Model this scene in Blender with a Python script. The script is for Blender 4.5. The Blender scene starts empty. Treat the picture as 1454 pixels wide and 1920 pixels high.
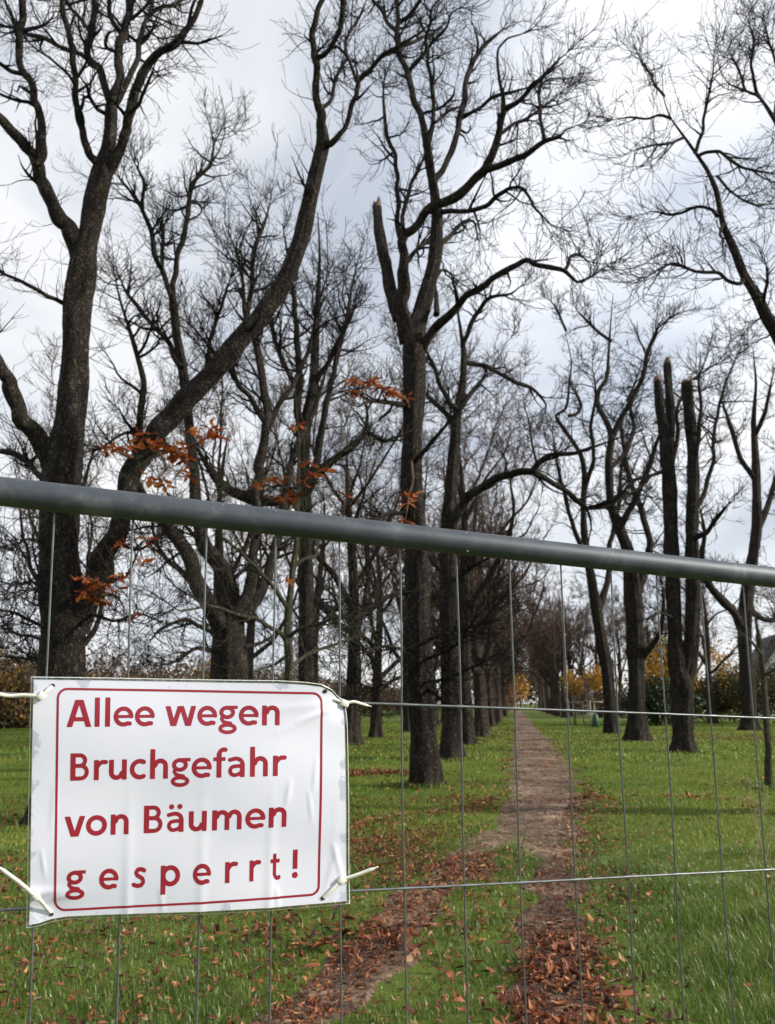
import bpy, math, random
import numpy as np
from mathutils import Vector

# ------------------------------------------------------------------ camera, sky, sun, exposure
S = bpy.context.scene
COL = S.collection
F = 1442.0            # focal length in photo pixels (photo is 1454 x 1920)
H = 1.70              # eye height
PIT = math.atan(358.0 / F)
CP, SP = math.cos(PIT), math.sin(PIT)

cam = bpy.data.cameras.new("camera"); cam_ob = bpy.data.objects.new("camera", cam); COL.objects.link(cam_ob)
cam_ob.location = (0, 0, H); cam_ob.rotation_euler = (math.pi / 2 + PIT, 0, 0)
cam.sensor_fit = 'VERTICAL'; cam.sensor_height = 36.0; cam.lens = 36.0 * F / 1920.0
cam.clip_start = 0.05; cam.clip_end = 4000
cam.dof.use_dof = True; cam.dof.focus_distance = 1.17; cam.dof.aperture_fstop = 11.5
S.camera = cam_ob

SUN_AZ, SUN_EL = math.radians(98), math.radians(27)   # azimuth from the view direction towards the right
sun = bpy.data.lights.new("sun", 'SUN'); sun.energy = 4.0; sun.angle = math.radians(2.5); sun.color = (1, .93, .82)
sun_ob = bpy.data.objects.new("sun", sun); COL.objects.link(sun_ob)
sdir = Vector((math.sin(SUN_AZ) * math.cos(SUN_EL), math.cos(SUN_AZ) * math.cos(SUN_EL), math.sin(SUN_EL)))
sun_ob.rotation_euler = sdir.to_track_quat('Z', 'Y').to_euler(); sun_ob.location = sdir * 50

S.view_settings.view_transform = 'Standard'; S.view_settings.look = 'None'
S.view_settings.exposure = 0.42; S.view_settings.gamma = 1.0
S.cycles.use_denoising = True
S.cycles.max_bounces = 6; S.cycles.diffuse_bounces = 3; S.cycles.transparent_max_bounces = 12
S.cycles.sample_clamp_indirect = 6.0

W = bpy.data.worlds.new("World"); S.world = W; W.use_nodes = True
def build_world():
    nt = W.node_tree; nt.nodes.clear(); N = nt.nodes.new; L = nt.links.new
    out = N('ShaderNodeOutputWorld'); bg = N('ShaderNodeBackground'); bg.inputs['Strength'].default_value = 0.1
    sky = N('ShaderNodeTexSky'); sky.sky_type = 'NISHITA'; sky.sun_disc = False
    sky.sun_elevation = SUN_EL; sky.sun_rotation = SUN_AZ
    tc = N('ShaderNodeTexCoord'); mp = N('ShaderNodeMapping'); mp.inputs['Scale'].default_value = (1.0, 1.0, 1.9)
    mp.inputs['Location'].default_value = (3.35, 1.2, 0.4)
    L(tc.outputs['Generated'], mp.inputs['Vector'])
    n1 = N('ShaderNodeTexNoise'); n1.inputs['Scale'].default_value = 2.1; n1.inputs['Detail'].default_value = 7; n1.inputs['Roughness'].default_value = .52
    n1.inputs['Distortion'].default_value = .5
    L(mp.outputs[0], n1.inputs['Vector'])
    r1 = N('ShaderNodeValToRGB'); e = r1.color_ramp.elements
    e[0].position = .40; e[0].color = (.59, .635, .72, 1); e[1].position = .62; e[1].color = (1.0, 1.0, 1.0, 1)
    m = r1.color_ramp.elements.new(.5); m.color = (.82, .845, .895, 1)
    L(n1.outputs['Fac'], r1.inputs['Fac'])
    # bright opening in the cloud cover, right of the centre
    px, py = 1215, 400
    d = Vector(((px - 727) / F, CP - (960 - py) / F * SP, SP + (960 - py) / F * CP)).normalized()
    dot = N('ShaderNodeVectorMath'); dot.operation = 'DOT_PRODUCT'; dot.inputs[1].default_value = d
    L(tc.outputs['Generated'], dot.inputs[0])
    gl = N('ShaderNodeMapRange'); gl.inputs['From Min'].default_value = .93; gl.inputs['From Max'].default_value = .999
    gl.inputs['To Min'].default_value = 8.3; gl.inputs['To Max'].default_value = 10.0; gl.interpolation_type = 'SMOOTHSTEP'
    L(dot.outputs['Value'], gl.inputs['Value'])
    cl = N('ShaderNodeVectorMath'); cl.operation = 'SCALE'; L(r1.outputs['Color'], cl.inputs[0]); L(gl.outputs[0], cl.inputs['Scale'])
    n2 = N('ShaderNodeTexNoise'); n2.inputs['Scale'].default_value = 1.7; n2.inputs['Detail'].default_value = 4
    L(mp.outputs[0], n2.inputs['Vector'])
    r2 = N('ShaderNodeMapRange'); r2.inputs['From Min'].default_value = .35; r2.inputs['From Max'].default_value = .65
    r2.inputs['To Min'].default_value = .8; r2.inputs['To Max'].default_value = .98
    L(n2.outputs['Fac'], r2.inputs['Value'])
    mx = N('ShaderNodeMix'); mx.data_type = 'RGBA'
    L(r2.outputs[0], mx.inputs[0]); L(sky.outputs[0], mx.inputs[6]); L(cl.outputs[0], mx.inputs[7])
    L(mx.outputs[2], bg.inputs['Color']); L(bg.outputs[0], out.inputs['Surface'])
build_world()

# ------------------------------------------------------------------ helpers
rng = np.random.default_rng(7)
random.seed(7)

def ray(px, py):
    rx, ry = (px - 727) / F, (960 - py) / F
    return np.array([rx, CP - ry * SP, SP + ry * CP])
def at(px, py, Y):                        # the point seen at a photo pixel, Y metres ahead; also the metres per pixel there
    d = ray(px, py); s = Y / d[1]
    return np.array([0, 0, H]) + d * s, s / F
def gpt(px, py):                          # the ground point seen at a photo pixel
    d = ray(px, py); s = -H / d[2]
    return np.array([0, 0, H]) + d * s
def ground_z(x, y):
    x = np.asarray(x, float); y = np.asarray(y, float)
    near = np.exp(-(y / 60.0) ** 2)
    return (.030 * np.sin(x * .9 + 1.3) * np.sin(y * .7 + .4) + .018 * np.sin(x * 2.3 + y * 1.1) + .012 * np.sin(x * 4.1 - y * 3.3 + 2)) * near

def empty(name, loc, label, cat, group=None):
    o = bpy.data.objects.new(name, None); COL.objects.link(o); o.location = loc; o.empty_display_size = .3
    tag(o, label, cat, group); return o
def tag(o, label=None, cat=None, group=None, kind=None):
    if label: o['label'] = label
    if cat: o['category'] = cat
    if group: o['group'] = group
    if kind: o['kind'] = kind
    return o
def mesh_ob(name, V, faces, mat, parent=None, smooth=True, origin=None):
    """V (n,3) in world metres; faces = list of int arrays (m,k)"""
    me = bpy.data.meshes.new(name)
    V = np.asarray(V, np.float32)
    if origin is not None: V = V - np.asarray(origin, np.float32)
    me.vertices.add(len(V)); me.vertices.foreach_set('co', V.ravel())
    fs = [np.asarray(f, np.int32) for f in faces if len(f)]
    nl = sum(f.size for f in fs); npoly = sum(len(f) for f in fs)
    me.loops.add(nl); me.loops.foreach_set('vertex_index', np.concatenate([f.ravel() for f in fs]))
    me.polygons.add(npoly)
    tot = np.concatenate([np.full(len(f), f.shape[1], np.int32) for f in fs])
    st = np.concatenate([[0], np.cumsum(tot)[:-1]]).astype(np.int32)
    me.polygons.foreach_set('loop_start', st)
    me.update(calc_edges=True); me.validate()
    if smooth: me.polygons.foreach_set('use_smooth', np.ones(len(me.polygons), bool))
    if mat: me.materials.append(mat)
    o = bpy.data.objects.new(name, me); COL.objects.link(o)
    if parent is not None: o.parent = parent
    return o
class MB:
    def __init__(s): s.V = []; s.Q = {}; s.n = 0
    def add(s, V, F):
        V = np.asarray(V, float).reshape(-1, 3)
        for f in (F if isinstance(F, list) else [F]):
            f = np.atleast_2d(np.asarray(f, int))
            if f.size: s.Q.setdefault(f.shape[1], []).append(f + s.n)
        s.V.append(V); s.n += len(V); return s
    def build(s, name, mat, parent=None, smooth=True, origin=None):
        return mesh_ob(name, np.concatenate(s.V), [np.concatenate(v) for v in s.Q.values()], mat, parent, smooth, origin)
    def box(s, c, sx, sy, sz, rz=0):
        c = np.asarray(c, float); ca, sa = math.cos(rz), math.sin(rz)
        v = np.array([[x, y, z] for z in (-.5, .5) for y in (-.5, .5) for x in (-.5, .5)]) * [sx, sy, sz]
        v = np.stack([v[:, 0] * ca - v[:, 1] * sa, v[:, 0] * sa + v[:, 1] * ca, v[:, 2]], 1) + c
        return s.add(v, [[0, 2, 3, 1], [4, 5, 7, 6], [0, 1, 5, 4], [2, 6, 7, 3], [0, 4, 6, 2], [1, 3, 7, 5]])
    def tube(s, P, R, sides=8, cap=True):
        V, Fq = tubes(np.asarray(P, float)[None], np.broadcast_to(np.asarray(R, float), (len(P),))[None], sides)
        fs = [Fq]
        if cap:
            k = len(P); a = np.arange(sides)
            V = np.concatenate([V, [P[0]], [P[-1]]])
            fs.append(np.stack([np.full(sides, len(V) - 2), (a + 1) % sides, a], 1))
            b = (k - 1) * sides
            fs.append(np.stack([np.full(sides, len(V) - 1), b + a, b + (a + 1) % sides], 1))
        return s.add(V, fs)
def norm(v): return v / np.maximum(np.linalg.norm(v, axis=-1, keepdims=True), 1e-9)
def tubes(P, R, S, rfun=None):
    N, K, _ = P.shape
    T = np.empty_like(P); T[:, 1:-1] = P[:, 2:] - P[:, :-2]; T[:, 0] = P[:, 1] - P[:, 0]; T[:, -1] = P[:, -1] - P[:, -2]
    T = norm(T); mean = np.abs(norm(T.mean(1)))
    ref = np.eye(3)[np.argmin(mean, 1)][:, None, :]
    n1 = norm(np.cross(T, np.broadcast_to(ref, T.shape))); n2 = np.cross(T, n1)
    a = np.arange(S) / S * 2 * math.pi
    rr = R[:, :, None] * np.ones(S) if rfun is None else R[:, :, None] * rfun(N, K, S)
    V = P[:, :, None, :] + rr[..., None] * (np.cos(a)[None, None, :, None] * n1[:, :, None, :] + np.sin(a)[None, None, :, None] * n2[:, :, None, :])
    V = V.reshape(-1, 3)
    i = np.arange(N)[:, None, None] * K * S; k = np.arange(K - 1)[None, :, None] * S; j = np.arange(S)[None, None, :]; j2 = (j + 1) % S
    q = np.stack([i + k + j, i + k + j2, i + k + S + j2, i + k + S + j], -1).reshape(-1, 4)
    return V, q
def catmull(P, K):
    P = np.asarray(P, float); n = len(P)
    d = np.concatenate([[0], np.cumsum(np.linalg.norm(np.diff(P[:, :3], axis=0), axis=1))])
    d = d / d[-1]; t = np.linspace(0, 1, K)
    # centripetal-ish: Hermite with finite-difference tangents
    m = np.gradient(P, d, axis=0) if n > 2 else np.repeat((P[1:] - P[:1]), 2, 0)
    i = np.clip(np.searchsorted(d, t, side='right') - 1, 0, n - 2)
    h = (d[i + 1] - d[i]); u = ((t - d[i]) / h)[:, None]; h = h[:, None]
    return (2 * u**3 - 3 * u**2 + 1) * P[i] + (u**3 - 2 * u**2 + u) * h * m[i] + (-2 * u**3 + 3 * u**2) * P[i + 1] + (u**3 - u**2) * h * m[i + 1]

# ------------------------------------------------------------------ materials
def mat(name, build):
    m = bpy.data.materials.new(name); m.use_nodes = True; nt = m.node_tree; nt.nodes.clear()
    N = nt.nodes.new; L = nt.links.new
    out = N('ShaderNodeOutputMaterial'); b = N('ShaderNodeBsdfPrincipled'); L(b.outputs[0], out.inputs['Surface'])
    build(nt, N, L, b, out); return m
def ramp(N, stops):
    r = N('ShaderNodeValToRGB'); e = r.color_ramp.elements
    e[0].position, e[0].color = stops[0][0], (*stops[0][1], 1); e[1].position, e[1].color = stops[-1][0], (*stops[-1][1], 1)
    for p, c in stops[1:-1]:
        x = e.new(p); x.color = (*c, 1)
    return r
def noise(N, L, scale, detail=4, rough=.55, vec=None, stretch=None, coord='Object'):
    n = N('ShaderNodeTexNoise'); n.inputs['Scale'].default_value = scale; n.inputs['Detail'].default_value = detail; n.inputs['Roughness'].default_value = rough
    if vec is None:
        tc = N('ShaderNodeTexCoord'); vec = tc.outputs[coord]
    if stretch:
        mp = N('ShaderNodeMapping'); mp.inputs['Scale'].default_value = stretch; L(vec, mp.inputs['Vector']); vec = mp.outputs[0]
    L(vec, n.inputs['Vector']); return n
def mixc(N, L, fac, a, b, mode='MIX'):
    m = N('ShaderNodeMix'); m.data_type = 'RGBA'; m.blend_type = mode
    for s, i in ((fac, 0), (a, 6), (b, 7)):
        if isinstance(s, (int, float)): m.inputs[i].default_value = s
        elif isinstance(s, tuple): m.inputs[i].default_value = (*s, 1)
        else: L(s, m.inputs[i])
    return m.outputs[2]
def simple(name, col, rough=.6, metal=0, var=.15, scale=8, spec=.4):
    def f(nt, N, L, b, out):
        n = noise(N, L, scale, 5)
        r = ramp(N, [(.3, tuple(c * (1 - var) for c in col)), (.7, tuple(min(1, c * (1 + var)) for c in col))])
        L(n.outputs['Fac'], r.inputs['Fac']); L(r.outputs[0], b.inputs['Base Color'])
        b.inputs['Roughness'].default_value = rough; b.inputs['Metallic'].default_value = metal; b.inputs['Specular IOR Level'].default_value = spec
    return mat(name, f)
def bark(name, dark, light, moss=0.0, sc=1.0):
    def f(nt, N, L, b, out):
        n = noise(N, L, 9 * sc, 8, .65, stretch=(1, 1, .28))
        n2 = noise(N, L, 1.3, 4)
        r = ramp(N, [(.32, dark), (.68, light)]); L(n.outputs['Fac'], r.inputs['Fac'])
        c = mixc(N, L, n2.outputs['Fac'], r.outputs[0], tuple(v * 1.25 for v in light), 'MIX')
        c = mixc(N, L, .35, r.outputs[0], c)
        if moss:
            n3 = noise(N, L, 2.2, 5); mr = N('ShaderNodeMapRange'); mr.inputs['From Min'].default_value = .52; mr.inputs['From Max'].default_value = .7
            mr.inputs['To Max'].default_value = moss; L(n3.outputs['Fac'], mr.inputs['Value'])
            c = mixc(N, L, mr.outputs[0], c, (.085, .095, .035))
        tc = N('ShaderNodeTexCoord'); mp = N('ShaderNodeMapping'); mp.inputs['Scale'].default_value = (1, 1, .36); L(tc.outputs['Object'], mp.inputs['Vector'])
        w = noise(N, L, 5 * sc, 4, .6); wv = N('ShaderNodeVectorMath'); wv.operation = 'SCALE'; wv.inputs['Scale'].default_value = .34 / sc; L(w.outputs['Color'], wv.inputs[0])
        av = N('ShaderNodeVectorMath'); L(mp.outputs[0], av.inputs[0]); L(wv.outputs[0], av.inputs[1])
        v = N('ShaderNodeTexVoronoi'); v.feature = 'DISTANCE_TO_EDGE'; v.inputs['Scale'].default_value = 15 * sc; L(av.outputs[0], v.inputs['Vector'])
        fr = N('ShaderNodeMapRange'); fr.inputs['From Min'].default_value = .0; fr.inputs['From Max'].default_value = .30; fr.inputs['To Min'].default_value = .22; fr.interpolation_type = 'SMOOTHSTEP'; L(v.outputs['Distance'], fr.inputs['Value'])
        li = noise(N, L, 3.1, 6, .65); lr = N('ShaderNodeMapRange'); lr.inputs['From Min'].default_value = .55; lr.inputs['From Max'].default_value = .68; lr.inputs['To Max'].default_value = .55; L(li.outputs['Fac'], lr.inputs['Value'])
        c = mixc(N, L, lr.outputs[0], c, tuple(x * 1.7 for x in (light[0], light[0] * .95, light[0] * .82)))
        c = mixc(N, L, fr.outputs[0], tuple(x * .6 for x in dark), c)
        L(c, b.inputs['Base Color']); b.inputs['Roughness'].default_value = .9; b.inputs['Specular IOR Level'].default_value = .2
        ad = N('ShaderNodeMath'); ad.operation = 'ADD'; L(fr.outputs[0], ad.inputs[0]); L(n.outputs['Fac'], ad.inputs[1])
        bp = N('ShaderNodeBump'); bp.inputs['Strength'].default_value = 1.0; bp.inputs['Distance'].default_value = .045
        L(ad.outputs[0], bp.inputs['Height']); L(bp.outputs[0], b.inputs['Normal'])
    return mat(name, f)
def leafy(name, stops, trans=.35, rough=.5, patch=None, spec=.4, pscale=.35):
    """colour per leaf or blade, lit through"""
    def f(nt, N, L, b, out):
        g = N('ShaderNodeNewGeometry'); r = ramp(N, stops); L(g.outputs['Random Per Island'], r.inputs['Fac']); c = r.outputs[0]
        if patch:
            n = noise(N, L, pscale, 4, .6); mr = N('ShaderNodeMapRange'); mr.inputs['From Min'].default_value = .42; mr.inputs['From Max'].default_value = .62
            L(n.outputs['Fac'], mr.inputs['Value']); c = mixc(N, L, mr.outputs[0], c, mixc(N, L, .7, c, patch))
        L(c, b.inputs['Base Color']); b.inputs['Roughness'].default_value = rough; b.inputs['Specular IOR Level'].default_value = spec
        t = N('ShaderNodeBsdfTranslucent'); L(c, t.inputs['Color']); m = N('ShaderNodeMixShader'); m.inputs[0].default_value = trans
        L(b.outputs[0], m.inputs[1]); L(t.outputs[0], m.inputs[2]); L(m.outputs[0], out.inputs['Surface'])
    return mat(name, f)

M_bark = bark('chestnut bark', (.007, .0055, .0048), (.088, .068, .056), .22)
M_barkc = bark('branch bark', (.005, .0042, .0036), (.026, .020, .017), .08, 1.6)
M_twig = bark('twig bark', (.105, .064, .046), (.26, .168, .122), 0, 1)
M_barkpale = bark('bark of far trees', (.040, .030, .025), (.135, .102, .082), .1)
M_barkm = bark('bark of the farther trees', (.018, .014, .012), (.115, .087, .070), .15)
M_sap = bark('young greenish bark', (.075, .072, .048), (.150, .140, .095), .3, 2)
M_wood = simple('bare broken wood', (.15, .10, .07), .85, var=.5, scale=14)
M_leaf_o = leafy('russet chestnut leaves', [(0, (.10, .025, .010)), (.3, (.24, .045, .012)), (.6, (.38, .085, .018)), (.85, (.50, .16, .03)), (1, (.58, .28, .09))], .4, .55)
M_leaf_y = leafy('yellow autumn leaves', [(0, (.26, .13, .015)), (.5, (.48, .25, .03)), (.8, (.55, .33, .05)), (1, (.30, .22, .05))], .4)
M_leaf_f = leafy('fallen leaves', [(0, (.040, .016, .010)), (.3, (.110, .036, .018)), (.6, (.22, .068, .028)), (.82, (.34, .115, .044)), (.94, (.44, .20, .08)), (1, (.50, .32, .17))], .12, .45)
M_leaf_g = leafy('dark evergreen leaves', [(0, (.012, .022, .010)), (.6, (.030, .050, .018)), (1, (.06, .085, .03))], .2)
M_scrub = leafy('brown scrub', [(0, (.055, .037, .026)), (.5, (.115, .080, .052)), (.85, (.165, .112, .060)), (1, (.25, .15, .05))], .3)
M_scrub_g = leafy('olive hedge leaves', [(0, (.035, .036, .014)), (.5, (.075, .075, .028)), (.9, (.12, .105, .035)), (1, (.22, .14, .04))], .3)
M_grass = leafy('grass blades', [(0, (.028, .060, .011)), (.35, (.085, .160, .024)), (.7, (.160, .255, .042)), (.92, (.23, .29, .07)), (1, (.36, .32, .14))], .42, .36, (.19, .26, .04), .5)
M_grass2 = leafy('far grass', [(0, (.065, .125, .015)), (.4, (.125, .215, .028)), (.8, (.195, .285, .045)), (1, (.31, .33, .07))], .38, .5, (.26, .28, .05), .3)

def f_ground(nt, N, L, b, out):
    n = noise(N, L, .22, 6, .6); n2 = noise(N, L, 3.5, 8, .7); n3 = noise(N, L, .07, 3)
    r = ramp(N, [(.34, (.085, .062, .030)), (.44, (.075, .115, .018)), (.56, (.130, .185, .026)), (.7, (.20, .225, .036))]); L(n.outputs['Fac'], r.inputs['Fac'])
    r2 = ramp(N, [(.35, (.035, .052, .012)), (.7, (.12, .14, .03))]); L(n2.outputs['Fac'], r2.inputs['Fac'])
    c = mixc(N, L, .5, r.outputs[0], r2.outputs[0])
    L(c, b.inputs['Base Color']); b.inputs['Roughness'].default_value = .9; b.inputs['Specular IOR Level'].default_value = .15
    bp = N('ShaderNodeBump'); bp.inputs['Strength'].default_value = .5; bp.inputs['Distance'].default_value = .05; L(n2.outputs['Fac'], bp.inputs['Height']); L(bp.outputs[0], b.inputs['Normal'])
M_ground = mat('lawn soil', f_ground)
def f_path(nt, N, L, b, out):
    n = noise(N, L, .9, 7, .65); n2 = noise(N, L, 22, 7, .7); n3 = noise(N, L, 5, 6, .7)
    r = ramp(N, [(.36, (.115, .072, .048)), (.5, (.25, .175, .120)), (.64, (.44, .335, .240))]); L(n.outputs['Fac'], r.inputs['Fac'])
    r2 = ramp(N, [(.38, (.32, .28, .26)), (.58, (1.0, 1.0, 1.0)), (.74, (1.4, 1.35, 1.3))]); L(n2.outputs['Fac'], r2.inputs['Fac'])
    r3 = ramp(N, [(.40, (.42, .34, .31)), (.56, (1.1, 1.1, 1.1))]); L(n3.outputs['Fac'], r3.inputs['Fac'])
    c = mixc(N, L, 1, mixc(N, L, 1, r.outputs[0], r2.outputs[0], 'MULTIPLY'), r3.outputs[0], 'MULTIPLY')
    L(c, b.inputs['Base Color']); b.inputs['Roughness'].default_value = .8; b.inputs['Specular IOR Level'].default_value = .3
    ad = N('ShaderNodeMath'); ad.operation = 'ADD'; L(n2.outputs['Fac'], ad.inputs[0]); L(n3.outputs['Fac'], ad.inputs[1])
    bp = N('ShaderNodeBump'); bp.inputs['Strength'].default_value = .8; bp.inputs['Distance'].default_value = .04; L(ad.outputs[0], bp.inputs['Height']); L(bp.outputs[0], b.inputs['Normal'])
M_path = mat('trodden earth', f_path)
def f_rail(nt, N, L, b, out):
    n = noise(N, L, 14, 8, .7); n2 = noise(N, L, 160, 4, .7); n4 = noise(N, L, 3, 4)
    r = ramp(N, [(.3, (.042, .053, .068)), (.55, (.070, .083, .100)), (.75, (.17, .185, .20))]); L(n.outputs['Fac'], r.inputs['Fac'])
    r2 = ramp(N, [(.68, (0, 0, 0)), (.78, (.2, .2, .2))]); L(n2.outputs['Fac'], r2.inputs['Fac'])
    c = mixc(N, L, 1, r.outputs[0], r2.outputs[0], 'ADD'); L(c, b.inputs['Base Color'])
    b.inputs['Metallic'].default_value = .35
    mr = N('ShaderNodeMapRange'); mr.inputs['To Min'].default_value = .42; mr.inputs['To Max'].default_value = .68; L(n.outputs['Fac'], mr.inputs['Value']); L(mr.outputs[0], b.inputs['Roughness'])
    bp = N('ShaderNodeBump'); bp.inputs['Strength'].default_value = .12; bp.inputs['Distance'].default_value = .002; L(n2.outputs['Fac'], bp.inputs['Height']); L(bp.outputs[0], b.inputs['Normal'])
M_rail = mat('galvanised steel tube', f_rail)
M_wire = simple('galvanised wire', (.16, .17, .18), .42, .6, .25, 60)
M_zinc = simple('white zinc bloom', (.66, .66, .62), .8, 0, .2, 200)
def f_paper(nt, N, L, b, out):
    uv = N('ShaderNodeUVMap'); uv.uv_map = 'UVMap'
    n = noise(N, L, 7.5, 8, .62, vec=uv.outputs[0], stretch=(1.4, 1, 1)); n2 = noise(N, L, 2.2, 4, .5, vec=uv.outputs[0])
    sx = N('ShaderNodeSeparateXYZ'); L(uv.outputs[0], sx.inputs[0])
    # damp stain creeping in from the edges
    def m(op, a, c):
        x = N('ShaderNodeMath'); x.operation = op
        for s, i in ((a, 0), (c, 1)):
            if isinstance(s, (int, float)): x.inputs[i].default_value = s
            else: L(s, x.inputs[i])
        return x.outputs[0]
    dx = m('MINIMUM', sx.outputs['X'], m('SUBTRACT', 1, sx.outputs['X'])); dy = m('ADD', m('MULTIPLY', m('MINIMUM', sx.outputs['Y'], m('SUBTRACT', 1, sx.outputs['Y'])), .7), .015)
    d = m('ADD', m('MINIMUM', dx, dy), m('MULTIPLY', m('SUBTRACT', n.outputs['Fac'], .5), .30))
    st = N('ShaderNodeMapRange'); st.inputs['From Min'].default_value = -.008; st.inputs['From Max'].default_value = .004; L(d, st.inputs['Value'])
    base = ramp(N, [(.35, (.66, .68, .80)), (.65, (.745, .76, .87))]); L(n2.outputs['Fac'], base.inputs['Fac'])
    c = mixc(N, L, st.outputs[0], (.50, .53, .65), base.outputs[0])
    L(c, b.inputs['Base Color']); b.inputs['Roughness'].default_value = .42
    b.inputs['Coat Weight'].default_value = .55; b.inputs['Coat Roughness'].default_value = .12; b.inputs['Specular IOR Level'].default_value = .4
M_paper = mat('laminated white paper', f_paper)
def f_ink(nt, N, L, b, out):
    n = noise(N, L, 30, 4); r = ramp(N, [(.3, (.27, .008, .026)), (.7, (.33, .014, .036))]); L(n.outputs['Fac'], r.inputs['Fac']); L(r.outputs[0], b.inputs['Base Color'])
    b.inputs['Roughness'].default_value = .4; b.inputs['Coat Weight'].default_value = .35; b.inputs['Coat Roughness'].default_value = .15
M_ink = mat('crimson ink', f_ink)
def f_film(nt, N, L, b, out):
    t = N('ShaderNodeBsdfTransparent'); t.inputs['Color'].default_value = (.80, .83, .80, 1); g = N('ShaderNodeBsdfGlossy'); g.inputs['Roughness'].default_value = .18
    n = noise(N, L, 120, 3); r = ramp(N, [(.35, (.10, .10, .10)), (.7, (.38, .38, .38))]); L(n.outputs['Fac'], r.inputs['Fac'])
    m = N('ShaderNodeMixShader'); L(r.outputs[0], m.inputs[0]); L(t.outputs[0], m.inputs[1]); L(g.outputs[0], m.inputs[2]); L(m.outputs[0], out.inputs['Surface'])
M_film = mat('clear laminating film', f_film)
def f_tie(nt, N, L, b, out):
    b.inputs['Base Color'].default_value = (.84, .83, .74, 1); b.inputs['Roughness'].default_value = .35; b.inputs['Subsurface Weight'].default_value = .2
    b.inputs['Subsurface Radius'].default_value = (.004, .004, .003); n = noise(N, L, 90, 3); bp = N('ShaderNodeBump'); bp.inputs['Strength'].default_value = .15; L(n.outputs['Fac'], bp.inputs['Height']); L(bp.outputs[0], b.inputs['Normal'])
M_tie = mat('natural nylon', f_tie)
M_hole = simple('dark punched hole', (.02, .02, .02), .9)
M_white = simple('white render', (.82, .82, .80), .9, var=.05, scale=2)
M_roof = simple('dark roof tiles', (.05, .045, .045), .8, var=.3, scale=6)
M_glass = simple('dark window glass', (.03, .035, .04), .15, var=.1)
M_stake = simple('pale debarked stake', (.30, .26, .21), .8, var=.2, scale=10)
M_bag = simple('green watering bag', (.02, .07, .045), .5, var=.2, scale=12)
M_conc = simple('grey concrete foot', (.25, .25, .24), .9, var=.2, scale=10)

# ------------------------------------------------------------------ the setting: lawn and paths
def f_grid():
    ys = np.concatenate([np.arange(-30, 0, 1.5), np.arange(0, 40, .35), 40 * 1.06 ** np.arange(0, 66)])
    xs_p = np.concatenate([np.arange(0, 14, .35), 14 * 1.09 ** np.arange(0, 50)]); xs = np.concatenate([-xs_p[:0:-1], xs_p])
    X, Y = np.meshgrid(xs, ys); Z = ground_z(X, Y)
    V = np.stack([X, Y, Z], -1).reshape(-1, 3); nx = len(xs); ny = len(ys)
    i = (np.arange(ny - 1)[:, None] * nx + np.arange(nx - 1)[None]).ravel()
    o = mesh_ob('ground', V, [np.stack([i, i + 1, i + nx + 1, i + nx], 1)], M_ground); tag(o, kind='structure'); return o
f_grid()

# trodden path: photo rows -> left and right edge on the ground
MAIN = [(1920, 985, 1102), (1800, 990, 1092), (1700, 998, 1080), (1640, 1000, 1074), (1595, 995, 1078), (1555, 965, 1086), (1500, 948, 1094), (1450, 952, 1083),
        (1400, 958, 1044), (1370, 961, 1014), (1350, 963, 996), (1338, 964, 983), (1328, 965, 974)]
FORK = [(1930, 478, 590), (1860, 560, 668), (1795, 628, 735), (1725, 700, 802), (1665, 765, 862), (1605, 845, 935), (1555, 920, 1000), (1515, 948, 1040)]
def edges(tab):
    a = np.array([[*gpt(l, y)[:2], gpt(r, y)[0]] for y, l, r in tab]); a = a[np.argsort(a[:, 1])]
    return a[:, 1], a[:, 0], a[:, 2]
mY, mL, mR = edges(MAIN); fY, fL, fR = edges(FORK)
def ext(Yq, Y, A):
    r = np.interp(Yq, Y, A); s = (A[1] - A[0]) / (Y[1] - Y[0]); return np.where(Yq < Y[0], A[0] + s * (Yq - Y[0]), r)
def wob(y, k): return .11 * np.sin(y * 2.9 + k * 1.3) * np.sin(y * .83 + k) + .05 * np.sin(y * 6.7 + k * 5) + .07 * np.sin(y * 1.7 + k) + .05 * np.sin(y * 4.3 + 2 * k) + .03 * np.sin(y * 9.1 + 3 * k)
def path_strip(name, Y, A, B, y0, y1, lift, k, label):
    ys = np.unique(np.concatenate([np.arange(y0, min(y1, 40), .18), np.geomspace(40, y1, 60) if y1 > 41 else [y1]]))
    l = ext(ys, Y, A) + wob(ys, k) * np.clip(1 - ys / 60, .3, 1) - .05; r = ext(ys, Y, B) + wob(ys, k + 2) + .05
    n = 13; t = np.linspace(0, 1, n); X = l[:, None] + (r - l)[:, None] * t; Yg = np.repeat(ys[:, None], n, 1)
    prof = np.where((t == 0) | (t == 1), -.02, .0) + .0
    Z = ground_z(X, Yg) + lift + prof[None, :] - .008 * np.sin(np.pi * t)[None] * 0
    i = (np.arange(len(ys) - 1)[:, None] * n + np.arange(n - 1)[None]).ravel()
    o = mesh_ob(name, np.stack([X, Yg, Z], -1).reshape(-1, 3), [np.stack([i, i + 1, i + n + 1, i + n], 1)], M_path); tag(o, label, kind='structure')
path_strip('path', mY, mL, mR, -6, 210, .014, 0.3, 'trodden brown earth path running straight down the avenue')
path_strip('side_path', fY, fL, fR, 1.5, fY[-1], .010, 1.7, 'narrow trodden side path branching off to the left')
def on_path(x, y, grow=0):
    y = np.asarray(y)
    a = (x > ext(y, mY, mL) + wob(y, .3) - grow) & (x < ext(y, mY, mR) + wob(y, 2.3) + grow)
    b = (x > ext(y, fY, fL) + wob(y, 1.7) - grow) & (x < ext(y, fY, fR) + wob(y, 3.7) + grow) & (y < fY[-1])
    return a | b
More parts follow.
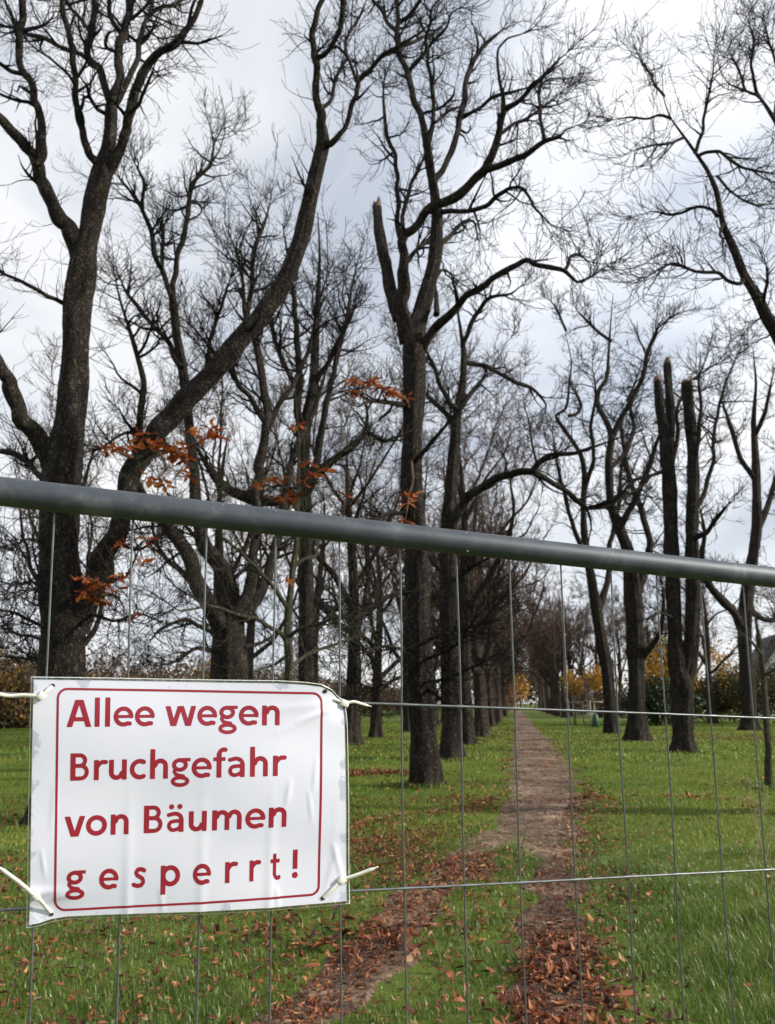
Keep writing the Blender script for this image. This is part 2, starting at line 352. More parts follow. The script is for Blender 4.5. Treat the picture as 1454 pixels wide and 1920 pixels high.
def vnoise(x, y, s, seed):
    r = np.random.default_rng(seed); v = 0
    for k in range(6):
        a = r.uniform(0, 6.28); f = s * 1.55 ** (k - 2); v = v + np.sin((x * math.cos(a) + y * math.sin(a)) * f + r.uniform(0, 6.28))
    return v / 6
def wedge(n, y0, y1, side=1.25, power=1.0):
    u = rng.random(n); y = (y0 ** (power + 1) + u * (y1 ** (power + 1) - y0 ** (power + 1))) ** (1 / (power + 1))
    x = (rng.random(n) * 2 - 1) * (y * .53 * side + .5); return x, y

def blades(name, x, y, h, w, mat_, label):
    n = len(x); z = ground_z(x, y) - .01
    a = rng.uniform(0, 2 * np.pi, n); lean = rng.uniform(.15, .95, n) * h; b = a + rng.normal(0, .5, n) + np.pi / 2
    sx, sy = np.cos(a) * w / 2, np.sin(a) * w / 2; lx, ly = np.cos(b) * lean, np.sin(b) * lean
    V = np.empty((n, 5, 3))
    V[:, 0] = np.stack([x - sx, y - sy, z], 1); V[:, 1] = np.stack([x + sx, y + sy, z], 1)
    V[:, 2] = np.stack([x + sx * .8 + lx * .35, y + sy * .8 + ly * .35, z + h * .62], 1); V[:, 3] = np.stack([x - sx * .8 + lx * .35, y - sy * .8 + ly * .35, z + h * .62], 1)
    V[:, 4] = np.stack([x + lx, y + ly, z + h * rng.uniform(.75, 1.05, n)], 1)
    i = np.arange(n)[:, None] * 5
    o = mesh_ob(name, V.reshape(-1, 3), [i + np.array([[0, 1, 2, 3]]), i + np.array([[3, 2, 4]])], mat_, smooth=False)
    tag(o, label, 'grass', kind='stuff'); return o
def grass():
    x, y = wedge(230000, 3.2, 10); k = ~on_path(x, y, rng.normal(-.09, .11, len(x))) | (rng.random(len(x)) < .015); x, y = x[k], y[k]
    tuft = np.clip(vnoise(x, y, 2.6, 3) * 1.6 + .35, 0, 1); right = np.clip((x - .162 * y - .9) * .9, 0, 1) * np.clip((11 - y) / 5, 0, 1)
    h = (.035 + .05 * rng.random(len(x))) * (.7 + .7 * tuft) * (1 + 1.15 * right); keep = rng.random(len(x)) < .45 + .55 * tuft
    e = on_path(x, y, .06); h = np.where(e, h * .5, h)
    blades('grass', x[keep], y[keep], h[keep], rng.uniform(.0035, .0075, keep.sum()), M_grass, 'short green lawn grass close behind the fence')
    x, y = wedge(210000, 10, 24); k = ~on_path(x, y, rng.normal(-.09, .12, len(x))); x, y = x[k], y[k]
    blades('grass', x, y, (.045 + .05 * rng.random(len(x))) * (.8 + .4 * vnoise(x, y, 1.4, 5)), rng.uniform(.008, .016, len(x)), M_grass2, 'green lawn grass around the nearer trees')
    x, y = wedge(150000, 24, 75, 1.15, .6); k = ~on_path(x, y, rng.normal(-.08, .12, len(x))); x, y = x[k], y[k]
    blades('grass', x, y, .07 + .05 * rng.random(len(x)), rng.uniform(.025, .06, len(x)), M_grass2, 'green lawn grass further along the avenue')
grass()
def leaf_verts(n, size, curl, fold):
    """n little folded, curled leaves in their own frames: (n,12,3)"""
    t = np.array([0, .3, .68, 1.0]); wd = np.array([.02, .14, .19, .015])
    L_ = size[:, None]; ang = curl[:, None] * (t - .5) * 1.25
    yy = L_ * (t - .5) * (1 - .12 * np.abs(curl[:, None])); zz = L_ * .25 * (1 - np.cos(ang * 1.6)) * np.sign(curl)[:, None] * 2
    ww = L_ * wd; V = np.zeros((n, 4, 3, 3))
    for j, s in enumerate((-1, 0, 1)):
        V[:, :, j, 0] = ww * s * np.cos(fold)[:, None]; V[:, :, j, 1] = yy; V[:, :, j, 2] = zz + (ww * np.sin(fold)[:, None] if s else 0)
    return V.reshape(n, 12, 3)
LQ = np.array([[r * 3 + c, r * 3 + c + 1, r * 3 + c + 4, r * 3 + c + 3] for r in range(3) for c in range(2)])
def rotate(V, yaw, pitch, roll):
    c, s = np.cos, np.sin
    x, y, z = V[..., 0], V[..., 1], V[..., 2]; yaw, pitch, roll = yaw[:, None], pitch[:, None], roll[:, None]
    x, z = x * c(roll) + z * s(roll), -x * s(roll) + z * c(roll)
    y, z = y * c(pitch) - z * s(pitch), y * s(pitch) + z * c(pitch)
    x, y = x * c(yaw) - y * s(yaw), x * s(yaw) + y * c(yaw)
    return np.stack([x, y, z], -1)
def fallen():
    X, Y, Sz = [], [], []
    def add(x, y, s): X.append(x); Y.append(y); Sz.append(s)
    n = 130000; x, y = wedge(n, 3.3, 15)
    d = np.clip(vnoise(x, y, 1.1, 11) * 1.3 + .25, 0, 1) ** 2 * .34 + .02
    lat = x - .162 * y
    d *= np.where(lat > 1.2, .40, 1.0) * np.where(lat < -.3, np.where(y < 9.5, 5.0, 1.7), 1)
    d = np.where((lat < -.3) & (y < 9.5), np.maximum(d, .20), d); d = np.where(lat < -6, d * .15, d)
    tr = (x > ext(y, mY, mL) - .05) & (x < ext(y, mY, mR) + .12)
    dens = np.clip((7.7 - y) / 1.7, 0.05, 1); d = np.where(tr, np.maximum(d, .98 * dens * np.clip(.55 + (x - ext(y, mY, mL)) * .9, .3, 1)), d)
    d = np.where(tr & (y > 8), d * .25, d); edge = np.abs(x - ext(y, mY, mR)) < .25; d = np.where(edge & (y > 7), np.maximum(d, .26), d)
    fk = on_path(x, y, .1) & ~tr & (y < 9); d = np.where(fk, np.maximum(d, .28 * np.clip((7.6 - y) / 2, .2, 1)), d)
    # the strip of litter along the side path
    k = rng.random(n) < d; add(x[k], y[k], rng.uniform(.035, .092, k.sum()))
    n = 20000; x = rng.uniform(.2, 1.9, n); y = rng.uniform(3.3, 7.2, n); tr = (x > ext(y, mY, mL) - .02) & (x < ext(y, mY, mR) + .10)
    tr = (x > ext(y, mY, mL) - rng.exponential(.08, n)) & (x < ext(y, mY, mR) + rng.exponential(.14, n)); k = tr & (rng.random(n) < np.clip((6.9 - y) / 3.2, 0, .8) * np.clip(.75 + 1.6 * vnoise(x, y, 3.0, 31), .12, 1)); add(x[k], y[k], rng.uniform(.05, .13, k.sum()))
    n = 60000; x, y = wedge(n, 14, 60, 1.1, .7)
    d = np.clip(vnoise(x, y, .45, 17) * 1.5 + .1, 0, 1) ** 2 * .7 + .03
    lat = x - .162 * y; d *= np.where(lat > 1.0, .45, 1) * np.where(lat < -8, .08, 1)
    d = np.where((np.abs(x - ext(y, mY, mR)) < .3) | (np.abs(x - ext(y, mY, mL)) < .3), np.maximum(d, .35), d)
    d = np.where(on_path(x, y, -.1), d * .3, d); k = rng.random(n) < d; add(x[k], y[k], rng.uniform(.08, .17, k.sum()))
    n = 5000; y = rng.uniform(4, 34, n) ; l, r_ = ext(y, mY, mL), ext(y, mY, mR); x = l + (r_ - l) * rng.random(n); k = rng.random(n) < .28 + .5 * np.clip(vnoise(x, y, 1.6, 23), 0, 1); add(x[k], y[k], rng.uniform(.018, .055, k.sum()) * np.clip(y[k] / 9, 1, 2))
    n = 1800; y = rng.uniform(3.5, 8, n); l, r_ = ext(y, fY, fL), ext(y, fY, fR); x = l + (r_ - l) * rng.random(n); add(x, y, rng.uniform(.02, .06, n))
    # a drift of leaves left of the first avenue tree, and one round the far right tree
    for px, py, rx, ry, m in ((690, 1455, 1.5, .55, 700), (1400, 1385, 4.5, 5.0, 1500), (1120, 1500, .25, 1.1, 90), (1300, 1500, 1.0, .4, 60), (640, 1760, .8, .5, 160)):
        g = gpt(px, py); add(g[0] + rng.normal(0, rx * .6, m), g[1] + rng.normal(0, ry * .6, m), rng.uniform(.09, .16, m))
    x, y, s = np.concatenate(X), np.concatenate(Y), np.concatenate(Sz); n = len(x)
    V = leaf_verts(n, s, rng.uniform(-2.0, 2.0, n), rng.uniform(-.4, 1.2, n)); V *= np.stack([rng.uniform(.6, 1.25, n), np.ones(n), np.ones(n)], 1)[:, None]
    V = rotate(V, rng.uniform(0, 6.28, n), rng.normal(0, .16, n), rng.normal(0, .30, n))
    lift = np.where(on_path(x, y), .022, .045) + rng.random(n) * .02
    V += np.stack([x, y, ground_z(x, y) + lift], 1)[:, None]
    i = np.arange(n)[:, None, None] * 12
    o = mesh_ob('fallen_leaves', V.reshape(-1, 3), [(i + LQ[None]).reshape(-1, 4)], M_leaf_f)
    tag(o, 'fallen brown chestnut leaves scattered on lawn and path', 'fallen leaves', kind='stuff')
fallen()

# ------------------------------------------------------------------ trees
def spawn(P, R, counts, t0, t1, ln, ang, K, rfac, tip, up0, up1, wig, rmax=9, tpow=1.0, flat=None):
    """side shoots on every polyline: positions t0..t1, lengths ln, leaving at ang, bending by up0->up1"""
    N, Kp, _ = P.shape; idx = np.repeat(np.arange(N), counts); n = len(idx)
    if n == 0: return np.zeros((0, K, 3)), np.zeros((0, K))
    t = t0 + (t1 - t0) * rng.random(n) ** tpow; f = t * (Kp - 1); i = np.minimum(f.astype(int), Kp - 2); w = (f - i)[:, None]
    p = P[idx, i] * (1 - w) + P[idx, i + 1] * w; T = norm(P[idx, i + 1] - P[idx, i]); r0 = (R[idx, i] * (1 - w[:, 0]) + R[idx, i + 1] * w[:, 0])
    q = rng.normal(size=(n, 3)); q = norm(q - (q * T).sum(1, keepdims=True) * T)
    a = rng.uniform(*ang, n)[:, None]; d = norm(np.cos(a) * T + np.sin(a) * q)
    l = rng.uniform(*ln, n) if np.ndim(ln[0]) == 0 else rng.uniform(ln[0][idx], ln[1][idx])
    Q = np.empty((n, K, 3)); Q[:, 0] = p; st = (l / (K - 1))[:, None]; z = np.array([0, 0, 1.0])
    for k in range(1, K):
        d = norm(d + (up0 + (up1 - up0) * k / K) * z + rng.normal(0, wig, (n, 3))); Q[:, k] = Q[:, k - 1] + d * st
    rs = np.minimum(np.minimum(r0 * rfac, rmax), r0 * .95 + .001) * rng.uniform(.75, 1.1, n); s = np.linspace(0, 1, K)[None]
    return Q, np.maximum(rs[:, None] * (1 - s) ** .8 , tip)
def plen(P): return np.linalg.norm(np.diff(P, axis=1), axis=2).sum(1)
def bark_ridges(seed, burr=1.0):
    r = np.random.default_rng(seed); ph = r.uniform(0, 6.28, 12)
    def f(N, K, Sd):
        a = (np.arange(Sd) / Sd * 2 * np.pi)[None, :]; k = np.linspace(0, 1, K)[:, None] * min(22, K * .22)
        v = 1.5 * (.035 * np.sin(3 * a + .5 * k + ph[0]) + .028 * np.sin(5 * a - .9 * k + ph[1]) + .026 * np.sin(9 * a + .6 * k + ph[2] + .8 * np.sin(k * .7)) + .020 * np.sin(13 * a + np.sin(k) + ph[3]) + .03 * np.sin(2 * a + 2.1 * k + ph[4]) + .02 * np.sin(k * 3.3 + ph[5]))
        v = v + .55 * np.exp(-k / .42) * (.30 * np.sin(5 * a + ph[6]) + .22 * np.sin(7 * a + ph[7]) + .12 * np.sin(3 * a + ph[8])) * (K > 24)
        for b in range(22):
            da = np.abs((a - r.uniform(0, 6.28) + np.pi) % (2 * np.pi) - np.pi); v = v + burr * r.uniform(-.10, .20) * np.exp(-(da / r.uniform(.16, .4)) ** 2 - ((k - r.uniform(0, 22)) / r.uniform(.15, .55)) ** 2)
        v = v + r.normal(0, .012, v.shape)
        return np.broadcast_to((1 + v)[None], (N, K, Sd))
    return f
def finish_tree(root, base, trunkL, limbL, sets, mb=None, mc=None, mt=None, stub=()):
    """trunkL / limbL: lists of (P,R) polylines; sets: list of (P,R,sides) arrays of finer shoots"""
    b = MB()
    for j, (P, R) in enumerate(trunkL):
        V, q = tubes(P[None], R[None], 40, bark_ridges(j + len(P))); b.add(V, q)
    for P, R in limbL:
        sd = 12 if R[0] > .05 else 8
        V, q = tubes(P[None], R[None], sd, bark_ridges(len(P) + int(P[0, 2] * 10) % 97, .35)); b.add(V, q)
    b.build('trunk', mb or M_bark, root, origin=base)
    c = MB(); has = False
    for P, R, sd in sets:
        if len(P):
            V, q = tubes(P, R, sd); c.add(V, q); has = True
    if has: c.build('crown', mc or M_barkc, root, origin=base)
    for p, r, d in stub:
        s = MB(); p = np.asarray(p); d = np.asarray(d)
        q1 = norm(np.cross(d, [0, 1, .2])); q2 = np.cross(d, q1); n_ = 16; a = np.arange(n_) / n_ * 6.283; hh = rng.uniform(.02, .32, n_) ** 1.5 * .8 * (r / .1) ** .5 * (1.15 + np.cos(a - 2.2))
        rg = lambda k, z: p + (np.cos(a)[:, None] * q1 + np.sin(a)[:, None] * q2) * (r * k) + d * np.reshape(z, (-1, 1))
        V = np.concatenate([rg(1.03, np.full(n_, -.06)), rg(1.0, hh), rg(.72, hh * .7 - .02), [p - d * .03]]); k = np.arange(n_); k2 = (k + 1) % n_
        s.add(V, [np.concatenate([np.stack([k, k2, k2 + n_, k + n_], 1), np.stack([k + n_, k2 + n_, k2 + 2 * n_, k + 2 * n_], 1)]), np.stack([k + 2 * n_, k2 + 2 * n_, np.full(n_, 3 * n_)], 1)]); s.build('broken_end', M_wood, root, origin=base)
def dress(limbs, twig_r=.0035, dens=1.0, l1=(.7, 2.0), skip=.25, sizes=None, droop=0.0):
    """side branches, branchlets and twigs on a list of limb polylines -> finer sets"""
    sets = []; P0, R0 = [], []
    K = 24
    for P, R in limbs:
        PR = catmull(np.concatenate([P, R[:, None]], 1), K); P0.append(PR[:, :3]); R0.append(np.maximum(PR[:, 3], .004))
    P0, R0 = np.array(P0), np.array(R0); L0 = plen(P0); thick = R0.mean(1)
    c1 = np.maximum(1, (L0 * dens * np.clip(.055 / thick, .45, 2.0) * 1.9)).astype(int)
    lo = np.clip(L0 * .14, l1[0] * .4, l1[0]); hi = np.clip(L0 * .42, l1[0], l1[1])
    P1, R1 = spawn(P0, R0, c1, skip, 1.0, (lo, hi), (.5, 1.2), 9, .66, twig_r * 1.8, -.02 - droop, .16, .17, .045, .8)
    Pt, Rt = spawn(P0, R0, np.full(len(P0), 5), .9, 1.0, (l1[0] * .5, l1[1] * .55), (.1, .75), 9, .8, twig_r * 1.5, -.02, .12, .16, .02)
    P1 = np.concatenate([P1, Pt]); R1 = np.concatenate([R1, Rt])
    L1 = plen(P1)
    c2 = np.maximum(2, rng.poisson(L1 * 4.6)).astype(int)
    P2, R2 = spawn(P1, R1, c2, .15, 1.0, (.25, .85), (.4, 1.1), 6, .6, twig_r * 1.2, -.02 - droop, .22, .12, .016)
    # twigs straight off the thinner limbs too
    c2b = (L0 * np.clip(.05 / thick, .25, 1.6) * 2.6 * dens).astype(int)
    P2b, R2b = spawn(P0, R0, c2b, .1, 1.0, (.25, .9), (.6, 1.4), 6, .3, twig_r * 1.1, -.02 - droop, .2, .14, .012)
    P2 = np.concatenate([P2, P2b]); R2 = np.concatenate([R2, R2b])
    c3 = rng.poisson(plen(P2) * 4.2 * min(1, dens)).astype(int)
    P3, R3 = spawn(P2, R2, c3, .2, 1.0, (.12, .42), (.5, 1.0), 5, .75, twig_r, -.04, .26, .11, .008)
    return [(P1, R1, 5), (P2, R2, 4), (P3, R3, 3)]
def traced(spec, Y0, taper=True, keep=(), crook=.55):
    """spec = list of (points [(px,py,r)..], dY) -> world polylines; dY is how far the far end leaves the tree's own plane"""
    out = []
    for pts, y0, y1 in spec:
        q = []
        a = np.array(pts, float); d = np.concatenate([[0], np.cumsum(np.hypot(*np.diff(a[:, :2], axis=0).T))]); d /= d[-1]
        for (px, py, r), s in zip(a, d):
            p, m = at(px, py, Y0 + y0 + (y1 - y0) * s); q.append([*p, r * m * .97 / math.sqrt(1 + ((px - 727) / F) ** 2 + .5 * ((py - 960) / F) ** 2)])
        k = max(8, min(130, int(np.hypot(*np.diff(a[:, :2], axis=0).T).sum() / 6)))
        s = np.linspace(0, 1, k); q = np.array(q); dq = np.concatenate([[0], np.cumsum(np.linalg.norm(np.diff(q[:, :3], axis=0), axis=1))]); dq /= dq[-1]
        c = catmull(q, k) * .5 + .5 * np.stack([np.interp(s, dq, q[:, i]) for i in range(4)], 1); m = max(4, k // 3)
        wv = np.stack([np.interp(np.linspace(0, m - 1, k), np.arange(m), rng.normal(0, 1, m)) for _ in range(3)], 1); wv = (wv + np.roll(wv, 1, 0)) / 2
        amp = np.minimum(c[:, 3] * crook, .035) * np.sin(np.pi * np.clip(s * 1.3, 0, 1) ** .6) * (c[:, 3] < .17)
        c[:, :3] += wv * amp[:, None]
        if taper and len(out) not in keep: c[:, 3] *= 1 - .82 * np.clip((s - .62) / .38, 0, 1) ** 1.6
        c[:, 3] = np.maximum(c[:, 3], .004); out.append((c[:, :3], c[:, 3]))
    return out
def to_ground(trunk, flare=1.5):
    """lengthen a trunk polyline's foot into the soil with a root flare"""
    P, R = trunk; gz = float(ground_z(P[0, 0], P[0, 1])); P = P.copy(); R = R.copy()
    h = P[:, 2] - gz; R = R * (1 + (flare - 1) * np.exp(-np.maximum(h, 0) / .28))
    P = np.concatenate([[[P[0, 0], P[0, 1], gz - .15]], P]); R = np.concatenate([[R[0] * 1.12], R]); return P, R

def leaf_cluster(centres, spread, n_each, size, base, parent, mat_=None, name='autumn_leaves', droop=.8):
    """palmate leaves: five to seven leaflets hanging round a stalk end"""
    V = []
    for c, m in zip(centres, n_each):
        for _ in range(m):
            o = np.asarray(c) + rng.normal(0, spread, 3) * [1, 1, .55]; k = rng.integers(4, 7)
            s = size * rng.uniform(.75, 1.25, k); v = leaf_verts(k, s, rng.uniform(-.3, 1.7, k), rng.uniform(.1, .9, k)); v[:, :, 1] += s[:, None] * .5
            yaw = rng.uniform(0, 6.28) + np.arange(k) * (5.2 / k) + rng.normal(0, .15, k)
            v = rotate(v, yaw, rng.normal(-.35 * droop, .3, k), rng.normal(0, .4, k)) + o; V.append(v)
    V = np.concatenate(V); n = len(V); i = np.arange(n)[:, None, None] * 12
    mesh_ob(name, V.reshape(-1, 3), [(i + LQ[None]).reshape(-1, 4)], mat_ or M_leaf_o, parent, origin=base)

# --- T1: big near tree on the left, two stems
def tree_left():
    Y0 = 11.9
    tr = traced([([(112, 1545, 58), (112, 1440, 49), (114, 1330, 46), (118, 1240, 45), (121, 1150, 44), (112, 1060, 40), (110, 1000, 39), (113, 930, 37), (118, 860, 38), (131, 790, 31), (139, 720, 28), (142, 640, 26), (147, 560, 29), (155, 510, 28), (160, 470, 25), (170, 430, 21), (181, 370, 22), (193, 325, 22), (203, 285, 15), (208, 246, 13), (209, 202, 12), (212, 180, 9)], 0, 0)], Y0, False)
    trunk = to_ground(tr[0], 1.25)
    big = traced([([(140, 1180, 24), (170, 1110, 24), (195, 1050, 21), (217, 1000, 19), (236, 930, 19), (262, 855, 20), (330, 770, 21), (392, 706, 20), (450, 637, 19), (500, 580, 18), (540, 515, 17), (567, 445, 16), (584, 365, 15), (599, 300, 14), (606, 268, 13), (604, 236, 10)], 0, -1.2)], Y0, False)
    A = traced([
        ([(150, 478, 20), (133, 440, 18), (121, 419, 17), (98, 384, 15), (78, 341, 13.5), (66, 306, 14), (55, 280, 12), (29, 254, 11.5), (0, 222, 11.5), (-40, 190, 11), (-90, 130, 9)], 0, -1.5),
        ([(70, 312, 11), (82, 290, 10), (79, 245, 8.5), (72, 196, 8), (55, 156, 8), (39, 127, 8), (36, 95, 8), (40, 58, 8), (43, 29, 8), (43, 0, 8), (48, -60, 7), (40, -130, 5)], -.7, -.2),
        ([(40, 138, 5), (20, 134, 5), (0, 120, 5), (-40, 100, 4)], -.5, -1.2),
        ([(196, 325, 12), (188, 312, 10), (173, 289, 8.5), (156, 248, 7.2), (144, 202, 6.6), (140, 139, 6.5), (136, 95, 6.5), (127, 52, 6.2), (118, 23, 6.4), (116, 0, 6), (108, -60, 5), (95, -130, 3)], 0, -1.6),
        ([(210, 195, 9), (199, 168, 8.5), (185, 136, 8), (168, 110, 8), (166, 72, 7.5), (172, 38, 7), (176, 0, 7), (170, -60, 6), (178, -130, 4)], 0, .9),
        ([(212, 190, 10), (220, 162, 9), (224, 121, 9), (231, 72, 9), (240, 35, 8), (243, 0, 8), (250, -70, 7), (246, -140, 5)], 0, .4),
        ([(229, 64, 5), (214, 43, 5), (204, 17, 5), (203, -5, 5), (206, -60, 3)], .3, -.6),
        ([(168, 112, 5), (156, 104, 5), (121, 90, 5), (87, 74, 5), (49, 63, 4.5), (26, 52, 4), (0, 49, 4), (-40, 55, 3)], .5, 2.0),
        ([(170, 60, 4), (157, 46, 4), (141, 26, 3.8), (127, 6, 3.5), (120, -30, 3)], .6, 1.5),
        ([(200, 328, 14), (214, 303, 12), (228, 269, 10), (240, 225, 10), (251, 185, 10), (263, 144, 10), (277, 121, 9), (306, 98, 8), (332, 78, 7.8), (352, 55, 7), (367, 29, 6.2), (378, 0, 6), (400, -60, 5), (410, -120, 3)], 0, -1.5),
        ([(211, 198, 9), (222, 185, 8), (240, 153, 6.2), (254, 116, 6), (263, 75, 5.5), (269, 49, 5), (283, 23, 5), (285, 0, 5), (280, -60, 4)], 0, 1.1),
        ([(280, 28, 4), (300, 17, 4), (326, 9, 4), (350, -4, 3.4), (380, -30, 2.5)], 1.0, 2.2),
        ([(105, 880, 22), (85, 850, 20), (55, 795, 18), (20, 735, 16), (0, 690, 14.5), (-35, 630, 13), (-90, 540, 10)], 0, -1.5),
        ([(88, 905, 7), (66, 885, 6), (45, 858, 6), (20, 847, 5.5), (0, 845, 5), (-40, 850, 4)], 0, 1.2),
        ([(128, 570, 6), (112, 563, 5), (75, 545, 4.5), (38, 526, 4), (0, 510, 4), (-30, 490, 3)], 0, -1.0),
        ([(98, 1180, 5), (70, 1170, 4), (30, 1150, 3.5), (-20, 1140, 3)], 0, -1.8),
        ([(150, 1262, 4), (60, 1236, 3.5), (20, 1232, 3), (-20, 1228, 2.5)], 0, 1.5),
        ([(244, 215, 5), (262, 195, 4), (275, 160, 3.5), (288, 130, 3), (294, 110, 2)], -.4, -1.4),
        ([(224, 100, 4.2), (210, 97, 4), (199, 92, 4), (197, 78, 4), (203, 62, 4), (216, 58, 3.5)], .2, -.3),
        ([(196, 212, 5), (186, 207, 4.5), (170, 185, 4), (165, 165, 3.5), (150, 142, 3)], 0, -1.0)], Y0)
    B = traced([
        ([(604, 240, 10), (600, 215, 9), (593, 194, 8), (590, 151, 7), (590, 100, 7), (589, 54, 6.3), (596, 18, 6), (610, -10, 6), (640, -80, 4)], -1.2, -2.0),
        ([(600, 206, 4.5), (617, 194, 4), (627, 163, 3.8), (640, 130, 3.5), (652, 108, 2.5), (649, 80, 2)], -1.2, -.4),
        ([(592, 108, 5.5), (606, 101, 5.2), (620, 85, 5.2), (636, 57, 5.2), (642, 30, 5.6), (643, 0, 6), (648, -50, 5), (660, -100, 3)], -1.5, -2.6),
        ([(606, 275, 9), (622, 270, 6.5), (642, 239, 5.3), (660, 197, 5.2), (669, 163, 5), (672, 150, 5), (693, 130, 4.5), (720, 103, 4.2), (752, 84, 4), (790, 60, 3), (830, 20, 2)], -1.2, -2.5),
        ([(668, 152, 3.6), (658, 127, 3.2), (648, 102, 3), (633, 88, 3), (612, 84, 2)], -1.6, -1.0),
        ([(649, 104, 3), (648, 80, 3), (654, 66, 3), (666, 48, 3), (680, 20, 2.5), (690, -10, 2)], -1.6, -1.2)], Y0)
    base = trunk[0][0].copy(); base[2] += .15
    root = empty('chestnut_tree', base, 'large bare tree at the left edge, one stem arching to the right', 'tree', 'bare avenue trees')
    sets = dress(A, .0032, 1.3, (.6, 1.7), .2) + dress(B, .0032, 1.2, (.5, 1.5), .15)
    sets += dress([(big[0][0][30:], big[0][1][30:])], .003, .4, (.4, .9), .1)
    # epicormic shoots on the stems, thin and curling
    P0 = np.array([catmull(trunk[0], 30), catmull(big[0][0], 30)]); R0 = np.full((2, 30), .05)
    Pe, Re = spawn(P0, R0, np.array([60, 50]), .12, .75, (.4, 1.5), (.9, 1.6), 8, .2, .0032, -.10, .22, .2, .009)
    Pf, Rf = spawn(Pe, Re, np.full(len(Pe), 4), .3, 1, (.15, .45), (.4, 1.0), 5, .8, .003, -.05, .3, .16, .007)
    sets += [(Pe, Re, 4), (Pf, Rf, 3)]
    # low hanging shoots reaching in from the left
    low = traced([([(84, 1020, 4), (50, 1010, 3), (20, 1030, 2.6), (-10, 1022, 2)], 0, -2), ([(92, 1100, 4), (60, 1092, 3), (25, 1098, 2.6), (-10, 1085, 2)], 0, -2.4),
                  ([(168, 1150, 4), (215, 1165, 3), (262, 1150, 2.5), (300, 1165, 2)], 0, -2.0), ([(205, 1010, 4), (262, 1030, 3), (310, 1000, 2.4)], 0, -2.0), ([(88, 1200, 4), (40, 1190, 3), (-10, 1170, 2)], 0, 1.5)], Y0)
    sets += dress(low, .003, 2.2, (.3, .7), .1)
    finish_tree(root, base, [trunk, big[0]], A + B + low, sets)
    cs, n = [], []
    for px, py, k, dy in ((205, 848, 2, -2.6), (238, 836, 3, -2.6), (268, 822, 3, -2.7), (300, 835, 3, -2.7), (330, 850, 3, -2.6), (355, 855, 2, -2.6), (370, 815, 2, -2.7), (395, 806, 2, -2.8), (420, 812, 1, -2.8), (285, 905, 3, -2.6), (315, 900, 1, -2.5), (345, 890, 2, -2.5), (345, 838, 2, -2.6),
                      (150, 1108, 2, -2.4), (180, 1092, 3, -2.4), (205, 1105, 2, -2.4), (235, 1080, 2, -2.4), (262, 1060, 1, -2.4), (230, 1020, 1, -2.4), (270, 1005, 1, -2.4), (240, 1152, 1, -2.4), (182, 1120, 2, -2.4)):
        cs.append(at(px, py, Y0 + dy)[0]); n.append(k)
    leaf_cluster(cs, .055, n, .17, base, root)
    tw = traced([([(262, 858, 8), (300, 845, 4), (350, 840, 3), (420, 805, 2)], 0, -2.8), ([(255, 866, 8), (225, 846, 3), (200, 850, 2)], 0, -2.6), ([(300, 850, 4), (312, 880, 3), (286, 905, 2)], -1.2, -2.6), ([(330, 842, 4), (350, 870, 3), (345, 890, 2)], -1.6, -2.5),
                 ([(160, 1110, 10), (190, 1100, 4), (235, 1080, 3), (275, 1000, 2)], -.3, -2.4), ([(170, 1110, 8), (220, 1120, 3), (240, 1150, 2)], -.3, -2.4)], Y0)
    b = MB()
    for P, R in tw: V, q = tubes(P[None], np.clip(R, .004, .03)[None], 5); b.add(V, q)
    b.build('leafy_twigs', M_twig, root, origin=base)
tree_left()

